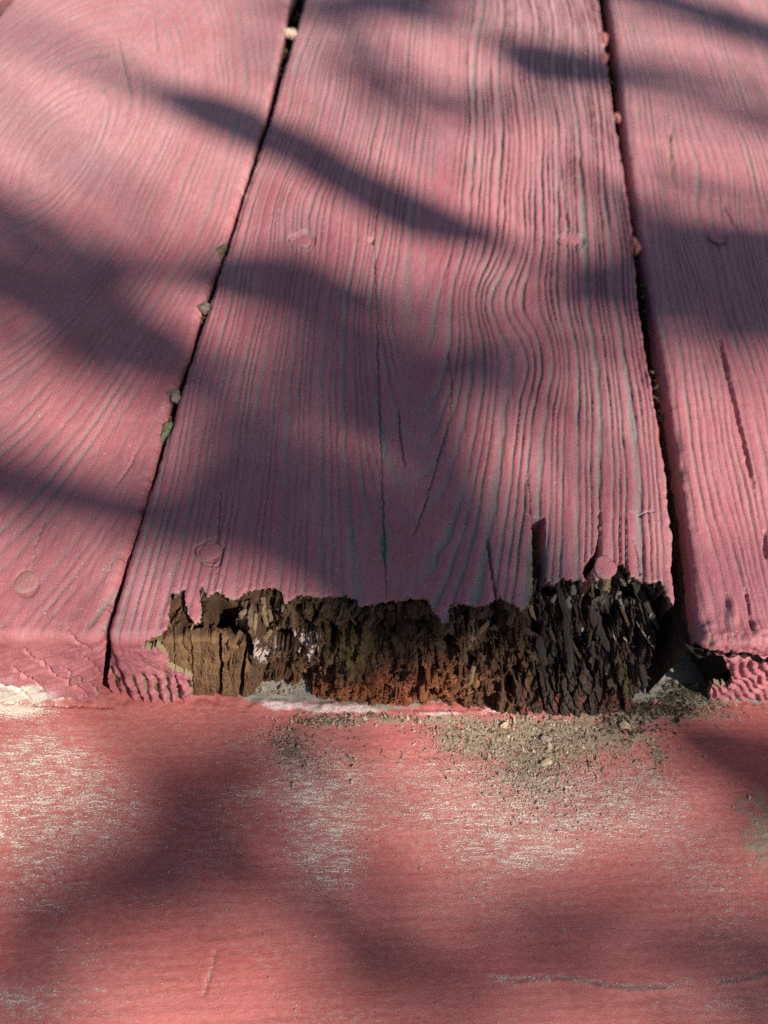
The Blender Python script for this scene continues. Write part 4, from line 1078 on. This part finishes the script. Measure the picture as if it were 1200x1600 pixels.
# ------------------------------------------------------------------ below the deck
gm = mat_plain('dark_soil', (.035, .028, .02), (.06, .05, .035), (8, 8, 8), .95, .01, .2)
g_me = mesh_from('ground', [(-6e4, -6e4, -330), (6e4, -6e4, -330), (6e4, 6e4, -330), (-6e4, 6e4, -330)], [(0, 1, 2, 3)])
go = link('ground', g_me, gm); go['kind'] = 'structure'

def beam(y0, y1, z0, z1):
    co = [(x, y + SK * x, z) for x in (-400, 500) for y in (y0, y1) for z in (z0, z1)]
    qd = [(0, 1, 3, 2), (4, 6, 7, 5), (0, 4, 5, 1), (2, 3, 7, 6), (0, 2, 6, 4), (1, 5, 7, 3)]
    link('joist', mesh_from('joist', co, qd, None, False), mat_plain('old_joist', (.09, .065, .045), (.15, .115, .08), (20, 90, 200), .9, .001), deck)
beam(17, 55, -180, -TH - .6); beam(150, 188, -180, -TH - .6); beam(385, 423, -180, -TH - .6)

# ------------------------------------------------------------------ the tree whose bare branches shade the deck
def tree():
    MAT_BARK = mat_plain('grey_bark', (.10, .085, .07), (.20, .17, .14), (40, 40, 12), .9, .004)
    root = bpy.data.objects.new('bare_tree', None); scene.collection.objects.link(root)
    root['label'] = 'bare tree whose branch shadows fall across the deck'; root['category'] = 'tree'
    def up3(px, t, z):
        x, y = unproj(px, z); return np.array([x, y, z]) + SUN * t
    trunk_top = np.array([3100., 900., 3400.])
    trunk = [np.array([3000., 760., -330.]), np.array([3020., 800., 900.]), np.array([3060., 830., 2100.]), trunk_top]
    b = Builder(); tube(b, trunk, [150, 130, 110, 90], 14); link('trunk', b.mesh('trunk'), MAT_BARK, root)
    # each branch: its shadow path on the boards (photo pixels, far end last = where it leaves the frame), distance towards the sun, radii in mm
    B_ = [([(800, 378), (720, 360), (640, 333), (560, 290), (480, 242), (410, 208), (330, 175), (240, 142), (130, 90), (0, 40), (-200, -40)], 850, (3, 8, 11, 10, 10, 10.5, 10, 5, 4, 4, 5), 0, 'L', 7),
          ([(590, 462), (520, 448), (440, 438), (380, 436), (300, 430), (180, 415), (0, 390), (-250, 350)], 850, (2, 7, 11, 10.5, 5, 4, 5, 6), 0, 'L', 5),
          ([(320, 572), (270, 556), (200, 533), (120, 503), (40, 470), (-80, 430), (-260, 390)], 1000, (4, 10, 13, 11, 7, 7, 8), 0, 'L', 5),
          ([(700, 945), (640, 905), (560, 860), (470, 815), (400, 790), (340, 795), (260, 806), (170, 790), (80, 768), (0, 748), (-120, 720), (-300, 690)], 950, (14, 19, 18, 15, 15, 11, 8, 7.5, 8, 8.5, 9, 10), 0, 'L'),
          ([(800, 82), (812, 88), (835, 95), (890, 103), (960, 118), (1060, 132), (1180, 172), (1300, 200), (1500, 240)], 900, (3, 8, 13, 12, 8, 9, 9, 9, 8), 0, 'R', 4),
          ([(680, 182), (740, 172), (800, 152), (860, 125), (900, 104)], 1300, (4, 5, 3, 3, 3), 0, None),
          ([(860, 470), (900, 455), (960, 455), (1050, 440), (1120, 435), (1220, 440), (1400, 450)], 950, (3, 7, 9, 17, 22, 24, 22), 0, 'R'),
          ([(560, 700), (620, 690), (660, 640), (700, 560), (780, 490), (900, 455)], 1700, (5, 11, 12, 10, 4, 4), 0, None),
          ([(560, 560), (620, 590), (672, 630)], 1700, (4, 10, 9), 0, None),
          ([(440, 20), (560, 5), (660, -10), (800, -60)], 1200, (4, 9, 8, 8), 0, 'R'),
          ([(1060, 25), (1150, 50), (1260, 80), (1450, 110)], 1900, (4, 10, 14, 14), 0, 'R'),
          ([(520, 1150), (430, 1172), (340, 1220), (270, 1280), (210, 1350), (130, 1440), (60, 1530), (0, 1640), (-90, 1850)], 2600, (4, 9, 11, 12, 12, 10, 9, 9, 9), -38, 'L'),
          ([(500, 1530), (570, 1505), (640, 1510), (720, 1640), (760, 1900)], 2800, (4, 9, 6, 4, 4), -38, 'R'),
          ([(800, 1490), (930, 1480), (1060, 1475), (1200, 1500), (1350, 1520)], 2800, (5, 10, 12, 12, 11), -38, 'R'),
          ([(1060, 1150), (1130, 1170), (1200, 1200), (1300, 1240)], 1500, (6, 12, 15, 14), -38, 'R')]
    hubL = np.array([-750., 650., 0]) + SUN * 2600; hubR = np.array([900., 250., 0]) + SUN * 2600
    for pts, t, rad, z, side, kp in [q if len(q) == 6 else q + (99,) for q in B_]:
        t = t * 2.15 if z == 0 else t
        rad = [q * (1.27 if z == 0 else .8) for q in rad]
        P = [up3(p, t * (1 + .03 * math.sin(3 * k)) * (1 + 1.5 * float(sst(kp - 1, kp + 2.5, k))), z) for k, p in enumerate(pts)]
        n = len(P); Q = []; R = []
        for k in range(n - 1):
            for s in np.linspace(0, 1, 6, endpoint=False):
                a = P[max(k - 1, 0)]; b0 = P[k]; c0 = P[k + 1]; d0 = P[min(k + 2, n - 1)]
                Q.append(.5 * (2 * b0 + (c0 - a) * s + (2 * a - 5 * b0 + 4 * c0 - d0) * s ** 2 + (3 * b0 - a - 3 * c0 + d0) * s ** 3)); R.append(lerp(rad[k], rad[k + 1], s))
        Q.append(P[-1]); R.append(rad[-1])
        if side:
            hub = hubL if side == 'L' else hubR
            e = Q[-1]; Q += [lerp(e, hub, .3), lerp(e, hub, .65) + np.array([0, 0, 40.]), hub]
            R += [R[-1] + 2, R[-1] + 6, 30]
        b = Builder(); tube(b, Q, R, 8); link('branch', b.mesh('branch'), MAT_BARK, root)
    for pts, rr in (([hubL, np.array([-250., 1050., 0]) + SUN * 2900, np.array([600., 900., 0]) + SUN * 3000, hubR + np.array([150., 150, 300]), trunk_top], [28, 36, 44, 55, 80]), ([hubR, hubR + np.array([150., 150, 300])], [30, 50])):
        b = Builder(); tube(b, pts, rr, 10); link('limb', b.mesh('limb'), MAT_BARK, root)
    r = np.random.default_rng(3)
    # sprays of thin twigs higher up: they only dim the light
    for cu, cv, ru, rv, n, z, side in [(170, 440, 150, 50, 8, 0, 'L'), (90, 560, 120, 40, 3, 0, 'L'), (480, 500, 120, 45, 11, 0, 'L'), (600, 610, 110, 60, 14, 0, 'R'), (690, 560, 90, 70, 7, 0, 'R'), (1080, 440, 110, 60, 12, 0, 'R'), (960, 420, 90, 40, 6, 0, 'R'),
                                       (560, 850, 140, 60, 18, 0, 'L'), (400, 700, 90, 50, 6, 0, 'L'), (560, 20, 120, 30, 9, 0, 'R'), (1130, 30, 90, 40, 7, 0, 'R'), (640, 140, 150, 40, 5, 0, 'R'), (1060, 300, 90, 60, 4, 0, 'R'),
                                       (300, 1240, 110, 90, 4, -38, 'L'), (230, 1450, 130, 80, 5, -38, 'L'), (680, 1480, 120, 40, 4, -38, 'R'), (1040, 1470, 150, 40, 5, -38, 'R'), (1100, 1160, 90, 50, 5, -38, 'R'), (660, 1010, 160, 50, 9, -15, 'R')]:
        b = Builder(); t0 = r.uniform(2300, 3000)
        c = up3((cu, cv), t0, z)
        for q in range(n):
            p = up3((cu + r.normal(0, ru * .55), cv + r.normal(0, rv * .55)), t0 + r.normal(0, 120), z); d = r.normal(0, 1, 3); d -= SUN * (d @ SUN); d /= np.linalg.norm(d); Q = []
            for w in range(6): Q.append(p.copy()); p = p + (d + r.normal(0, .25, 3)) * r.uniform(7, 15)
            tube(b, Q, np.linspace(r.uniform(2.5, 5.5), 1.5, 6), 6)
            tube(b, [Q[0], lerp(Q[0], c, .5) + r.normal(0, 8, 3), c], [1.6, 1.8, 2.2], 5)
        hub = hubL if side == 'L' else hubR
        tube(b, [c, lerp(c, hub, .4) + np.array([0, 0, 60.]), hub], [2.2, 3.5, 12], 6)
        link('twigs', b.mesh('twigs'), MAT_BARK, root)
    for k in range(10):
        p = trunk_top + np.array([0, 0, -200. * (k % 4)]); d = np.array([abs(r.normal(0, 1)) + .2, abs(r.normal(0, .6)), r.uniform(.2, .9)]); Q = []
        for q in range(8):
            Q.append(p.copy()); d = d / np.linalg.norm(d) + r.normal(0, .18, 3); p = p + d * 160
        b = Builder(); tube(b, Q, np.linspace(45, 6, 8), 8); link('branch', b.mesh('branch'), MAT_BARK, root)
tree()
